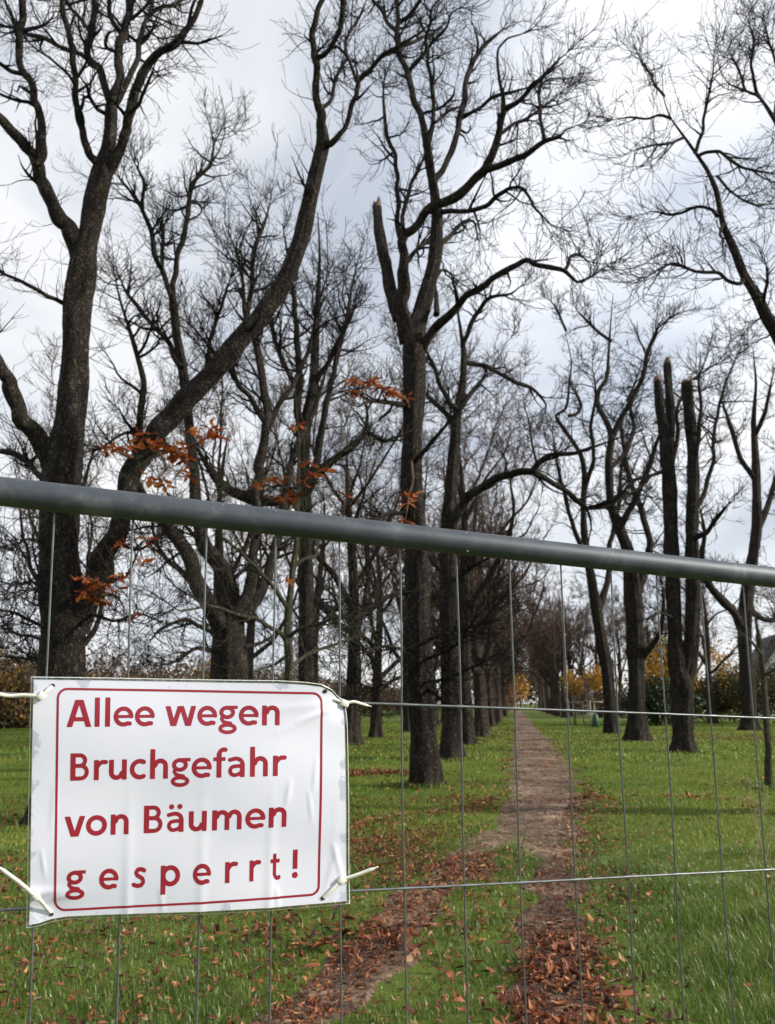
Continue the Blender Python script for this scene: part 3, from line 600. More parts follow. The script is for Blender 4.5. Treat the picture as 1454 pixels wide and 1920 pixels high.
# --- T3: first tree of the inner left row, in the middle of the picture
def tree_middle():
    Y0 = 17.0
    tr = traced([([(798, 1472, 29), (797, 1440, 28), (794, 1380, 27), (791, 1331, 26), (787, 1250, 24), (784, 1167, 23), (785, 1090, 22), (780, 1000, 21), (773, 900, 20), (774, 800, 19.5), (777, 711, 21), (776, 659, 22), (776, 625, 22), (788, 591, 16), (802, 543, 14.5), (815, 494, 13), (819, 446, 12), (820, 402, 11), (815, 360, 10), (807, 315, 8.5), (802, 272, 8)], 0, 0)], Y0, False)
    trunk = to_ground(tr[0], 1.12)
    G1 = traced([([(768, 640, 18), (757, 600, 16), (750, 573, 15), (755, 543, 13), (756, 500, 10), (753, 455, 9), (760, 443, 8.5), (795, 405, 8.5), (826, 381, 8.5), (863, 363, 9), (887, 339, 8.5), (911, 315, 8.5), (923, 293, 8), (935, 251, 7), (944, 209, 6), (944, 182, 4.5), (937, 151, 3.8), (935, 91, 3.6), (952, 72, 3.4), (978, 64, 3), (1003, 50, 2.5), (1030, 20, 2)], 0, -2.5),
        ([(752, 600, 13), (736, 556, 12), (728, 522, 11.5), (717, 470, 11), (710, 426, 10), (707, 388, 9)], 0, .8)], Y0, keep=(1,))
    A = traced([
        ([(752, 460, 6), (748, 419, 4.8), (748, 384, 4.3), (745, 333, 4.2), (739, 287, 4.2), (725, 254, 4.2), (722, 218, 4), (719, 182, 3.8), (722, 130, 2.5)], -.6, 1.0),
        ([(756, 450, 5), (757, 400, 4.2), (772, 342, 4.2), (784, 321, 4.6), (797, 292, 5)], -.6, -.1),
        ([(948, 205, 5.5), (962, 197, 5), (984, 180, 5), (1000, 160, 5), (1027, 134, 4), (1050, 110, 3), (1075, 90, 2)], -1.8, -2.8),
        ([(908, 318, 8), (938, 309, 7), (968, 297, 6.3), (992, 285, 6), (1022, 265, 5.4), (1052, 254, 4), (1061, 243, 3), (1085, 235, 2)], -1.5, -3.2),
        ([(1022, 264, 4.5), (1017, 240, 4), (1012, 200, 3.8), (1014, 160, 3.4), (1030, 148, 2.5), (1076, 147, 2)], -2.6, -2.0),
        ([(938, 250, 4), (960, 237, 3.8), (990, 220, 3.5), (1010, 205, 3), (1040, 185, 2.5), (1055, 170, 2)], -1.6, -.4),
        ([(802, 275, 8), (793, 230, 7), (775, 182, 6.5), (757, 130, 6.2), (748, 88, 6.2), (745, 54, 5.8), (748, 39, 5), (743, 0, 4.5), (738, -60, 3.5), (745, -110, 2.5)], 0, 1.5),
        ([(747, 42, 4.6), (758, 38, 4.6), (769, 30, 4.5), (787, 3, 4), (800, -40, 3)], 1.1, .2),
        ([(746, 62, 4.4), (735, 51, 4.2), (717, 24, 4), (699, 0, 3.6), (680, -40, 3)], 1.0, 2.5),
        ([(801, 272, 6), (811, 239, 5), (813, 194, 4.2), (808, 145, 4), (802, 100, 3.8), (797, 76, 3.6), (807, 45, 3.4), (810, 15, 3.2), (823, 0, 3), (850, -40, 2)], 0, -1.2),
        ([(812, 335, 7), (829, 321, 6.3), (844, 290, 6.2), (860, 230, 6.2), (872, 188, 6), (876, 151, 5.4), (887, 118, 5.2), (905, 88, 5), (929, 67, 5), (940, 58, 3), (960, 30, 2.5)], 0, 1.8),
        ([(862, 224, 4), (880, 213, 3.8), (896, 203, 3.7), (923, 185, 3.7), (953, 175, 3.7), (978, 168, 3.5), (1002, 160, 3)], .8, 0),
        ([(816, 230, 3.5), (830, 218, 3.2), (847, 206, 3.2), (872, 197, 3)], -.3, .9),
        ([(760, 133, 3.8), (772, 126, 3.6), (787, 112, 3.4), (811, 82, 3.2), (838, 51, 3), (847, 24, 2.6), (870, 10, 2)], .6, -.8),
        ([(745, 88, 4), (770, 80, 3.6), (790, 70, 3.4), (815, 60, 2.8)], .8, 2.0),
        ([(792, 215, 3.2), (800, 212, 3), (830, 200, 2.8), (850, 180, 2.6), (853, 165, 2.4), (842, 158, 2)], .4, -.5),
        ([(790, 655, 11), (800, 637, 9.5), (829, 604, 9), (860, 573, 7.4), (877, 549, 6.8), (901, 532, 6.6), (936, 515, 6.2), (967, 498, 5.8), (985, 489, 5), (1004, 497, 5.2), (1035, 501, 5.2), (1059, 508, 5), (1070, 518, 4.5), (1083, 529, 4), (1104, 521, 3.6), (1140, 498, 3), (1170, 480, 2.2)], 0, -3.5),
        ([(1057, 508, 4), (1063, 500, 3.8), (1070, 482, 3.6), (1083, 476, 3.6), (1097, 484, 3), (1106, 493, 2.5)], -2.9, -2.4),
        ([(824, 400, 5.5), (843, 396, 4.8), (881, 393, 4.7), (915, 384, 4.4), (939, 363, 4.2), (953, 354, 3.8), (977, 353, 3.2), (994, 371, 3), (1003, 390, 2.8), (1018, 405, 2.6), (1035, 422, 2.2), (1066, 432, 1.8)], 0, -2.5),
        ([(818, 468, 6), (830, 456, 5), (846, 439, 4.4), (874, 415, 4), (888, 414, 3.6), (893, 425, 3.4), (895, 452, 3)], 0, 1.6),
        ([(757, 493, 6), (770, 485, 5), (788, 467, 4.4), (805, 452, 4.2), (822, 430, 4), (840, 410, 3)], -.2, 1.5),
        ([(818, 590, 6), (820, 560, 4.6), (818, 520, 4), (830, 505, 3.6), (845, 512, 3.4), (855, 530, 3)], -.2, 1.6),
        ([(770, 880, 5), (800, 840, 4), (835, 800, 3.6), (850, 770, 3)], 0, -2), ([(765, 760, 6), (725, 755, 4.6), (690, 752, 4), (670, 765, 3)], 0, -1.8),
        ([(770, 965, 5), (735, 960, 4), (700, 975, 3), (672, 965, 2.5)], 0, -1.5)], Y0)
    low = traced([([(770, 1108, 5), (730, 1120, 4), (690, 1140, 3.4), (650, 1152, 2.6)], 0, -1.2), ([(800, 1200, 4), (830, 1185, 3), (870, 1195, 2.5), (905, 1170, 2)], 0, -1.8), ([(780, 1285, 4), (830, 1275, 3), (880, 1255, 2.6), (940, 1225, 2), (975, 1240, 1.6)], 0, -2.2), ([(800, 1290, 4), (840, 1318, 3), (862, 1322, 2)], 0, -2.2),
                  ([(770, 1255, 4), (720, 1285, 3), (680, 1290, 2.5), (650, 1280, 2)], 0, -2.5), ([(770, 1215, 4), (720, 1212, 3), (680, 1225, 2.4), (655, 1222, 2)], 0, -2.6), ([(795, 1240, 4), (850, 1215, 3), (900, 1150, 2.4), (930, 1120, 2)], 0, -2.6)], Y0)
    base = trunk[0][0].copy(); base[2] += .15
    root = empty('chestnut_tree', base, 'tall bare tree in the middle of the picture, with a broken stub high up', 'tree', 'bare avenue trees')
    sets = dress(A, .0045, 1.3, (.5, 1.35), .15) + dress(G1[:1], .0042, .9, (.5, 1.3), .25) + dress(low, .004, 1.6, (.4, 1.0), .15)
    P0 = np.array([catmull(trunk[0], 40)]); Pe, Re = spawn(P0, np.full((1, 40), .05), np.array([110]), .1, .72, (.4, 1.7), (.9, 1.6), 8, .2, .004, -.08, .2, .2, .011)
    Pf, Rf = spawn(Pe, Re, np.full(len(Pe), 5), .3, 1, (.15, .5), (.4, 1.0), 5, .8, .0036, -.05, .3, .16, .008)
    sets += [(Pe, Re, 4), (Pf, Rf, 3)]
    s = G1[1]
    finish_tree(root, base, [trunk, G1[0], G1[1]], A + low, sets, stub=[(s[0][-1], s[1][-1], norm(s[0][-1] - s[0][-2]))])
    cs, n = [], []
    for px, py, k in ((652, 712, 1), (668, 716, 2), (690, 712, 2), (684, 722, 1), (710, 730, 2), (735, 730, 2), (745, 745, 2), (758, 745, 1), (668, 745, 1), (655, 735, 1)):
        cs.append(at(px, py, Y0 - 6)[0]); n.append(k)
    for px, py, k in ((768, 930, 2), (764, 950, 1), (762, 975, 1)): cs.append(at(px, py, Y0 - 7.5)[0]); n.append(k)
    leaf_cluster(cs, .05, n, .15, base, root)
    tw = traced([([(770, 770, 8), (735, 735, 3), (690, 718, 2), (650, 712, 1.5)], 0, -6), ([(700, 720, 2), (668, 745, 1.5), (650, 790, 1.5), (640, 830, 1)], -5.2, -6.2), ([(772, 860, 6), (776, 900, 2), (768, 930, 2), (760, 980, 1.5)], 0, -7.5)], Y0)
    b = MB()
    for P, R in tw: V, q = tubes(P[None], np.clip(R, .003, .03)[None], 5); b.add(V, q)
    b.build('leafy_twigs', M_twig, root, origin=base)
tree_middle()

def simple_traced(Y0, trunks, limbs, low, label, flare=1.3, twig=.005, dens=1.0, l1=(.6, 2.0), stubs=(), extra=0, mb=None, mc=None, name='chestnut_tree', grounded=1, droop=0, full=(), group='bare avenue trees'):
    tr = traced(trunks, Y0, keep=tuple(stubs) + tuple(full), crook=.15 if name == 'young_tree' else .5); tr[:grounded] = [to_ground(t, flare) for t in tr[:grounded]]
    A = traced(limbs, Y0); Lo = traced(low, Y0) if low else []
    base = tr[0][0][0].copy(); base[2] += .15
    root = empty(name, base, label, 'tree', group)
    sets = dress(A, twig, dens, l1, .15, droop=droop) if A else []
    if Lo: sets += dress(Lo, twig, 1.6, (.4, 1.0), .1)
    if extra:
        P0 = np.array([catmull(t[0], 30) for t in tr]); Pe, Re = spawn(P0, np.full((len(tr), 30), .05), np.full(len(tr), extra), .12, 1, (.4, 1.7), (.7, 1.5), 8, .2, twig, -.08, .2, .2, .012)
        Pf, Rf = spawn(Pe, Re, np.full(len(Pe), 5), .3, 1, (.15, .5), (.4, 1.0), 5, .8, twig * .9, -.05, .3, .16, .008); sets += [(Pe, Re, 4), (Pf, Rf, 3)]
    st = [(tr[i][0][-1], tr[i][1][-1], norm(tr[i][0][-1] - tr[i][0][-2])) for i in stubs]
    finish_tree(root, base, tr, A + Lo, sets, mb, mc, stub=st)
    return root, base

# --- T2: spreading multi-stemmed tree behind the sign
simple_traced(19.9, [([(438, 1440, 36), (436, 1350, 33), (434, 1270, 31), (432, 1200, 30), (432, 1160, 26), (437, 1134, 18), (430, 1095, 15), (421, 1070, 14.5), (404, 1048, 15), (385, 1026, 14), (372, 985, 12), (367, 920, 10.5), (360, 850, 9.5), (352, 770, 9), (342, 680, 9), (332, 630, 8.5), (324, 560, 7.5)], 0, .5)], [
    ([(420, 1180, 20), (390, 1130, 17), (368, 1090, 15.5), (355, 1043, 15), (325, 1000, 13), (295, 965, 11), (270, 930, 9), (255, 880, 8), (262, 800, 7), (270, 720, 6.5), (250, 640, 6), (225, 560, 5), (212, 500, 4)], 0, -1.6),
    ([(445, 1160, 16), (465, 1117, 13), (476, 1076, 11), (477, 1035, 9), (480, 980, 9.5), (484, 900, 10), (487, 870, 10), (497, 814, 9), (502, 771, 9), (491, 701, 7.6), (480, 645, 7), (466, 612, 6), (460, 585, 5.5), (455, 515, 4.6), (437, 455, 4), (425, 420, 3)], 0, 1.2),
    ([(455, 1160, 14), (490, 1109, 11), (503, 1068, 10), (516, 1030, 9), (530, 970, 8), (540, 900, 7), (560, 830, 6), (590, 770, 5), (610, 700, 4), (640, 640, 3)], 0, 2),
    ([(466, 612, 5), (470, 550, 5), (480, 460, 4.6), (498, 415, 4), (508, 375, 3)], 1, 2.2),
    ([(324, 565, 6), (310, 525, 5.2), (300, 500, 5), (280, 425, 4.8), (265, 390, 4.6), (240, 352, 4), (214, 320, 3)], .5, -1),
    ([(324, 560, 6), (326, 525, 5.6), (340, 460, 5.4), (355, 380, 5), (362, 345, 4.4), (395, 310, 3.8), (402, 270, 3), (425, 225, 2.2)], .5, 1.6),
    ([(268, 392, 4), (270, 340, 3.4), (250, 300, 2.6)], -.7, -1.6), ([(302, 500, 4), (305, 440, 3.6), (304, 400, 3)], -.2, 1.0),
    ([(340, 690, 6), (300, 620, 5), (270, 590, 4.4), (235, 545, 4), (220, 505, 3)], .2, 2), ([(500, 790, 6), (450, 720, 5), (420, 680, 4), (385, 640, 3.5), (350, 600, 3)], .6, -1.4),
    ([(497, 814, 6), (525, 760, 5), (560, 700, 4.5), (585, 640, 4), (600, 560, 3.4), (620, 500, 2.6)], .6, 2.5), ([(365, 880, 6), (330, 850, 5), (290, 820, 4.5), (240, 810, 4), (190, 840, 3)], .3, -2.5),
    ([(350, 760, 6), (385, 700, 5), (395, 640, 4), (420, 560, 3.6), (440, 500, 3)], .3, -1.6)],
    [([(410, 1190, 5), (350, 1160, 4), (300, 1180, 3), (270, 1220, 2)], 0, -2), ([(420, 1230, 5), (370, 1215, 4), (330, 1240, 3), (290, 1250, 2)], 0, -1.2), ([(460, 1215, 4), (500, 1200, 3), (530, 1180, 2)], 0, 2)],
    'many-stemmed spreading bare tree behind the white sign', 1.3, .005, 2.5, (.7, 2.5), extra=70, full=(0,))
# --- T2b behind the thin green sapling
simple_traced(27.9, [([(577, 1412, 17), (576, 1330, 15), (575, 1270, 14.5), (575, 1117, 14), (573, 1000, 13), (570, 900, 13), (570, 808, 12), (587, 729, 10), (592, 645, 8), (597, 560, 7), (600, 470, 5.5), (596, 400, 4.5)], 0, 0)], [
    ([(572, 900, 10), (588, 880, 8), (604, 814, 7), (615, 740, 6), (632, 673, 5), (650, 600, 4.4), (660, 540, 4), (676, 470, 3)], 0, 2), ([(568, 850, 9), (560, 780, 8), (562, 729, 8), (559, 645, 6), (552, 560, 5), (540, 480, 4.5), (530, 420, 3.5)], 0, -2),
    ([(570, 950, 11), (550, 935, 11), (510, 940, 11), (477, 938, 11), (450, 928, 10.5), (429, 918, 10), (405, 895, 9), (390, 875, 7), (370, 840, 5), (340, 800, 4)], 0, -3.5), ([(573, 930, 11), (590, 895, 9), (604, 881, 8.5), (632, 860, 7.5), (660, 836, 7), (684, 812, 5.5), (690, 780, 4), (680, 740, 3)], 0, -3),
    ([(660, 836, 5), (690, 812, 4.6), (720, 826, 4), (760, 824, 3)], -2.4, -1), ([(590, 720, 6), (625, 660, 5), (650, 610, 4.4), (670, 570, 4)], 0, -2), ([(575, 1110, 9), (620, 1150, 8), (640, 1180, 7)], 3, 0),
    ([(565, 735, 6), (535, 690, 5), (515, 640, 4.5), (505, 580, 4), (510, 520, 3)], -.5, 1)], None,
    'bare tree with forked upper stems just behind the slender green sapling', 1.25, .006, 2.7, (.8, 2.7), extra=70)
# --- T4: second tree of the inner left row with a long crooked limb over the path
simple_traced(25.0, [([(847, 1424, 21), (846, 1380, 19), (845, 1308, 17), (843, 1214, 16), (840, 1100, 15.5), (841, 1020, 15), (843, 960, 14), (852, 840, 10.5), (858, 773, 9), (868, 714, 7.5), (870, 659, 7), (864, 618, 5), (855, 563, 4), (850, 500, 3)], 0, 0)], [
    ([(842, 1010, 12), (852, 975, 10), (872, 940, 9), (902, 915, 8.5), (942, 892, 7.6), (975, 884, 7.2), (997, 885, 7), (1012, 868, 5), (1030, 853, 4.8), (1077, 850, 4.5), (1107, 840, 4), (1152, 825, 3.4), (1190, 812, 2.5)], 0, -3),
    ([(1000, 885, 6), (1027, 900, 5.3), (1072, 925, 5), (1100, 953, 4.5), (1125, 950, 4), (1152, 940, 3.8), (1192, 920, 3.4), (1227, 890, 3), (1260, 880, 2)], -1.9, -.5),
    ([(862, 770, 7), (843, 756, 5), (826, 721, 4.5), (815, 690, 4), (790, 640, 3)], 0, -2), ([(860, 770, 6), (885, 735, 4.5), (905, 712, 4), (915, 690, 3)], 0, 1.5), ([(868, 650, 5), (894, 590, 4.5), (915, 560, 4), (960, 550, 3), (985, 530, 2.5)], 0, -1.6),
    ([(870, 680, 5), (905, 685, 4.5), (960, 712, 4), (1000, 730, 3.6), (1025, 760, 3), (1015, 790, 2.5)], 0, 2), ([(856, 800, 6), (830, 770, 5), (800, 740, 4), (770, 720, 3)], 0, 2.5)],
    [([(850, 1090, 5), (890, 1060, 4), (930, 1040, 3)], 0, -2), ([(850, 1180, 4), (900, 1170, 3), (940, 1120, 2.5)], 0, -2.5)],
    'second bare tree left of the path, with a long crooked limb reaching over it', 1.25, .0055, 1.9, (.8, 2.6), extra=90)
# --- T5 and its neighbour, right row
simple_traced(36.6, [([(1196, 1388, 23), (1195, 1350, 18), (1193, 1261, 16), (1190, 1180, 18), (1186, 1100, 16), (1178, 1030, 12), (1162, 990, 10), (1147, 950, 8.5), (1142, 860, 7), (1147, 817, 6.5), (1135, 785, 5.5), (1120, 757, 5.2), (1124, 730, 5), (1136, 714, 4.4), (1142, 655, 4), (1146, 600, 3.4), (1150, 550, 2.6)], 0, 0)], [
    ([(1150, 815, 5.5), (1174, 767, 5.2), (1188, 740, 5), (1201, 718, 4.7), (1216, 657, 4.2), (1235, 615, 3.6), (1265, 590, 3)], 0, -2), ([(1195, 1110, 11), (1212, 1060, 9), (1220, 1020, 7), (1205, 960, 6), (1180, 900, 5), (1172, 850, 4.5), (1165, 800, 4), (1180, 740, 3)], 0, 2.5),
    ([(1142, 880, 5.5), (1165, 860, 4.6), (1190, 800, 4), (1180, 760, 3.6), (1200, 690, 3)], 0, 3), ([(1200, 1240, 7), (1222, 1215, 6), (1240, 1180, 5), (1245, 1130, 4), (1240, 1090, 3)], 0, -2), ([(1146, 640, 3.5), (1110, 610, 3), (1080, 580, 2.4)], 0, 2), ([(1162, 990, 8), (1190, 940, 6), (1215, 880, 5), (1235, 820, 4), (1260, 770, 3.4)], 0, -3)],
    None, 'bare tree with crooked forks just left of the twin-trunked broken tree', 1.35, .007, 2.3, (.9, 3.0), extra=70)
simple_traced(44.8, [([(1147, 1371, 14), (1145, 1330, 12.5), (1139, 1260, 12), (1127, 1200, 11.5), (1117, 1130, 10), (1105, 1060, 8), (1096, 1000, 6.5), (1094, 940, 5.5), (1097, 890, 5), (1088, 850, 4.6), (1072, 825, 4.2), (1052, 797, 4), (1042, 780, 3.6), (1060, 768, 3.4), (1068, 720, 3.2), (1072, 680, 3), (1060, 620, 2.6)], 0, 0)], [
    ([(1066, 780, 3.6), (1082, 775, 3.4), (1090, 760, 3.2), (1080, 735, 3), (1070, 720, 3)], -1.5, 0), ([(1120, 1150, 8), (1140, 1090, 6), (1145, 1020, 5), (1160, 950, 4), (1165, 880, 3.4), (1180, 800, 3)], 0, 3), ([(1100, 1040, 6), (1075, 990, 4.5), (1060, 930, 4), (1045, 870, 3.4), (1035, 800, 3)], 0, -2),
    ([(1062, 620, 2.6), (1045, 580, 2.4), (1030, 560, 2)], 0, 1), ([(1094, 930, 4.5), (1115, 860, 4), (1108, 800, 3.4), (1118, 740, 3), (1110, 680, 2.5)], 0, -3)],
    None, 'leaning bare tree with pale bark strip, nearest the staked yellow saplings', 1.2, .008, 2.4, (1.0, 3.2), extra=70)
# --- T6: twin trunks with broken tops
simple_traced(28.8, [([(1281, 1409, 24), (1280, 1380, 22), (1280, 1330, 21), (1278, 1280, 21.5), (1272, 1255, 19), (1267, 1201, 14.5), (1262, 1100, 14), (1258, 990, 14), (1254, 890, 14), (1247, 810, 11), (1238, 770, 8.5), (1233, 714, 8)], 0, 0),
    ([(1284, 1290, 14), (1294, 1240, 15), (1297, 1200, 14.5), (1300, 1100, 14), (1298, 990, 12.5), (1300, 900, 12), (1299, 840, 11), (1292, 770, 11), (1289, 716, 10.5)], 0, -.6),
    ([(1252, 880, 10), (1258, 800, 9), (1255, 740, 8), (1251, 682, 7.5)], .2, .6)], [
    ([(1260, 870, 5), (1272, 820, 4), (1270, 770, 3.4), (1290, 720, 3), (1330, 690, 2.5), (1370, 670, 2)], 0, 1.5), ([(1300, 960, 6), (1318, 930, 4.5), (1335, 880, 4), (1340, 800, 3.6), (1360, 720, 3), (1395, 640, 2.5)], -.5, 1.5), ([(1302, 1010, 7), (1330, 1000, 5), (1350, 965, 4.4), (1370, 940, 4)], -.5, -2.5),
    ([(1252, 880, 5), (1225, 890, 4), (1190, 900, 3.5), (1160, 930, 3)], 0, -1.5), ([(1300, 900, 5), (1310, 830, 4), (1315, 760, 3.6), (1310, 710, 3), (1330, 660, 2.4)], -.4, -1.5)],
    [([(1270, 1160, 4), (1235, 1150, 3), (1205, 1165, 2.5)], 0, -1.5)], 'twin-trunked tree right of the path with sawn-off broken tops', 1.35, .006, 1.5, (.7, 2.4), stubs=(0, 1, 2), extra=60)
# --- T7
simple_traced(50.0, [([(1407, 1369, 19), (1404, 1340, 16), (1400, 1261, 13.5), (1396, 1200, 13.5), (1400, 1120, 13), (1412, 1050, 11), (1420, 990, 10), (1417, 865, 8), (1413, 790, 6.5), (1418, 720, 5), (1412, 650, 4)], 0, 0)], [
    ([(1392, 1180, 10), (1378, 1150, 9.5), (1354, 1126, 9), (1330, 1098, 7), (1315, 1050, 6), (1322, 1000, 5), (1310, 940, 4)], 0, -3), ([(1402, 1140, 8), (1430, 1160, 6), (1470, 1165, 5)], 0, 2), ([(1420, 1000, 7), (1440, 950, 6), (1460, 880, 5), (1480, 820, 4)], 0, 3), ([(1417, 900, 6), (1390, 860, 5), (1370, 800, 4.4), (1350, 740, 3.6)], 0, -2), ([(1415, 820, 5), (1435, 770, 4), (1450, 700, 3)], 0, -2)],
    None, 'bare tree near the right edge in front of the white house', 1.35, .009, 2.4, (1.2, 3.6), extra=70)
# --- T8: near right tree, its trunk just outside the frame
simple_traced(12.8, [([(1640, 1535, 52), (1638, 1400, 46), (1630, 1250, 44), (1622, 1100, 42), (1610, 950, 38), (1580, 850, 30), (1535, 760, 22), (1490, 680, 16), (1462, 635, 13), (1442, 600, 12), (1422, 560, 11), (1397, 518, 9.5), (1377, 470, 8.5), (1357, 425, 7.8), (1342, 355, 7), (1327, 320, 6.2), (1307, 290, 5.6), (1282, 255, 4.8), (1257, 220, 4.2), (1245, 185, 3.4), (1242, 125, 2.4)], 0, -1.0)], [
    ([(1395, 524, 5), (1384, 532, 4.2), (1370, 529, 3.9), (1352, 512, 3.8), (1325, 510, 3.6), (1302, 510, 3.4), (1282, 500, 3.2), (1262, 494, 3), (1235, 505, 2.4), (1200, 530, 2)], -1, -1.8), ([(1345, 405, 4.4), (1334, 392, 3.8), (1318, 389, 3.4), (1302, 390, 3.2), (1277, 399, 3), (1257, 402, 2.8), (1225, 396, 2.2), (1195, 405, 1.8)], -1, -.2),
    ([(1303, 288, 4), (1312, 265, 3.7), (1319, 235, 3.4), (1327, 185, 3), (1337, 140, 2.6), (1340, 90, 2)], -1, -1.6), ([(1312, 292, 4), (1328, 286, 3.6), (1347, 285, 3.5), (1370, 300, 3.4), (1392, 313, 3.2), (1425, 322, 3), (1462, 325, 2.4)], -1, -2.2),
    ([(1258, 222, 3.6), (1240, 214, 3), (1215, 222, 2.5), (1180, 220, 2), (1140, 226, 1.6)], -1, -.4), ([(1284, 258, 3.4), (1260, 268, 3), (1225, 272, 2.5), (1180, 285, 1.8)], -1, -1.8), ([(1246, 180, 2.8), (1225, 150, 2.4), (1195, 100, 1.8)], -1, .2), ([(1355, 420, 3.6), (1350, 440, 3), (1360, 455, 2.4)], -.9, -1.4),
    ([(1600, 900, 24), (1570, 700, 18), (1540, 520, 13), (1500, 350, 9), (1470, 255, 7), (1437, 200, 5.2), (1422, 180, 4.5), (1397, 170, 4), (1368, 158, 3), (1350, 130, 2.4), (1345, 80, 1.8)], 0, 1.5), ([(1424, 183, 4), (1412, 150, 3.6), (1409, 130, 3.4), (1414, 75, 3), (1400, 30, 2)], 1.4, .8), ([(1452, 222, 4), (1462, 170, 3.6), (1455, 120, 3.2), (1440, 70, 2.8), (1430, 20, 2)], 1.3, 2.4), ([(1398, 170, 3.2), (1385, 130, 2.6), (1370, 100, 2)], 1.5, 2.2),
    ([(1430, 575, 4), (1440, 530, 3.4), (1436, 490, 2.6)], -.8, -1.6), ([(1480, 660, 6), (1440, 590, 3.6), (1420, 600, 3), (1395, 625, 2.4)], -.5, .6), ([(1345, 330, 3), (1385, 372, 2.6), (1420, 385, 2.2), (1460, 380, 2)], -.8, .4)],
    None, 'bare tree at the right edge whose limb leans in from outside the picture', 1.25, .0036, 1.6, (.4, 1.05))

# --- slender green sapling in front of the second tree
def sapling():
    root, base = simple_traced(11.6, [([(540, 1552, 10), (541, 1400, 9), (542, 1277, 8.2), (542, 1200, 8), (542, 1145, 7), (548, 1076, 6.2), (556, 1021, 5.5), (559, 927, 4.2), (561, 828, 3.2), (556, 760, 2.2), (552, 700, 1.6)], 0, 0)], [
        ([(541, 1210, 5), (528, 1192, 4.6), (493, 1167, 4.2), (443, 1151, 3.8), (410, 1140, 3.4), (391, 1137, 3.2), (336, 1145, 2.6), (300, 1118, 2)], 0, -1.5), ([(542, 1142, 5), (520, 1108, 4.4), (493, 1079, 4), (471, 1054, 3.6), (424, 1013, 3), (402, 994, 2.2), (385, 960, 1.8)], 0, -1.0), ([(543, 1195, 4.4), (565, 1180, 3.6), (586, 1173, 3.4), (630, 1159, 3), (685, 1143, 2.2)], 0, -1.3),
        ([(543, 1255, 4.4), (560, 1240, 3.8), (575, 1230, 3.6), (603, 1219, 3.2), (644, 1203, 2.6), (685, 1186, 2)], 0, 1.3), ([(549, 1070, 4.4), (570, 1050, 3.6), (592, 1045, 3), (595, 1020, 2.4), (585, 1008, 2)], 0, .8), ([(560, 930, 3.4), (585, 900, 3), (620, 870, 2.2), (655, 840, 1.6)], 0, -1.2), ([(559, 960, 3.4), (540, 920, 2.8), (510, 900, 2.2), (478, 905, 1.6)], 0, -1.0), ([(557, 1000, 3.2), (575, 960, 2.6), (600, 940, 2)], 0, -.9), ([(541, 1230, 3.6), (520, 1245, 2.6), (490, 1255, 2)], 0, 1)],
        None, 'slender pale green sapling rising behind the sign', 1.2, .003, 1.2, (.3, .8), mb=M_sap, mc=M_sap, name='young_tree')
    cs, n = [], []
    for px, py, k in ((490, 903, 2), (515, 900, 2), (530, 892, 1), (525, 935, 2), (545, 940, 2), (558, 925, 1), (590, 888, 2), (610, 880, 1), (572, 905, 1), (555, 800, 1), (580, 865, 1), (530, 1092, 1), (650, 935, 1)):
        cs.append(at(px, py, 10.6)[0]); n.append(k)
    leaf_cluster(cs, .05, n, .155, base, root)
sapling()
simple_traced(17.0, [([(1443, 1474, 7.5), (1442, 1440, 7), (1438, 1350, 6.5), (1431, 1261, 5.8), (1424, 1200, 5), (1417, 1160, 4), (1410, 1120, 3)], 0, 0)], [([(1431, 1262, 3.6), (1450, 1255, 3), (1475, 1245, 2)], 0, .6), ([(1427, 1225, 3.6), (1412, 1205, 2.6), (1395, 1190, 2)], 0, -.6), ([(1432, 1265, 3), (1470, 1250, 2.4), (1500, 1262, 2)], 0, -.8)], None,
    'thin young tree standing alone at the right edge of the lawn', 1.2, .003, 1.0, (.3, .8), mb=M_sap, mc=M_sap, name='young_tree')

# --- the rest of the avenue: whole bare trees grown by rule, copied along the rows
def grow_tree(h, r, twig, dens, nl, mb, mc, seed):
    global rng
    keep = rng; rng = np.random.default_rng(seed)
    K = 26; t = np.linspace(0, 1, K); fork = rng.uniform(.18, .3)
    P = np.zeros((K, 3)); P[:, 2] = t * h * .8; P[:, 0] = .35 * np.sin(t * 5 + seed) * t; P[:, 1] = .35 * np.cos(t * 4 + seed * 2) * t
    R = r * (1 - t) ** .75 * (1 + .45 * np.exp(-t * h / .35)) + .012; P[0, 2] = -.15
    trunk = (P, R); limbs = []
    Pl, Rl = spawn(P[None], R[None], np.array([nl]), fork, .78, (h * .3, h * .55), (.45, .95), 22, .62, .012, .02, .15, .11, .16)
    Pl2, Rl2 = spawn(Pl, Rl, np.full(nl, 3), .2, .8, (h * .12, h * .30), (.4, .9), 14, .6, .01, .0, .14, .14, .07)
    limbs = [(Pl[i], Rl[i]) for i in range(nl)] + [(Pl2[i], Rl2[i]) for i in range(len(Pl2))]
    sets = dress(limbs + [(P[10:], R[10:])], twig, dens, (.8, 2.2), .15)
    Pe, Re = spawn(P[None], np.full((1, K), .05), np.array([int(44 * dens)]), .06, .6, (.5, 2.2), (.8, 1.5), 8, .2, twig, -.10, .22, .18, .014)
    Pf, Rf = spawn(Pe, Re, np.full(len(Pe), 6), .2, 1, (.2, .7), (.4, 1.0), 5, .8, twig * .9, -.05, .3, .16, .009); sets += [(Pe, Re, 4), (Pf, Rf, 3)]
    root = bpy.data.objects.new('chestnut_tree', None); COL.objects.link(root)
    finish_tree(root, np.zeros(3), [trunk], limbs, sets, mb, mc)
    rng = keep; return root
protos_n = [grow_tree(h, r, .007, d, nl, M_barkm, M_twig, s) for h, r, d, nl, s in ((17.5, .34, .48, 9, 1), (15.5, .31, .5, 9, 2), (18.5, .36, .48, 8, 3))]
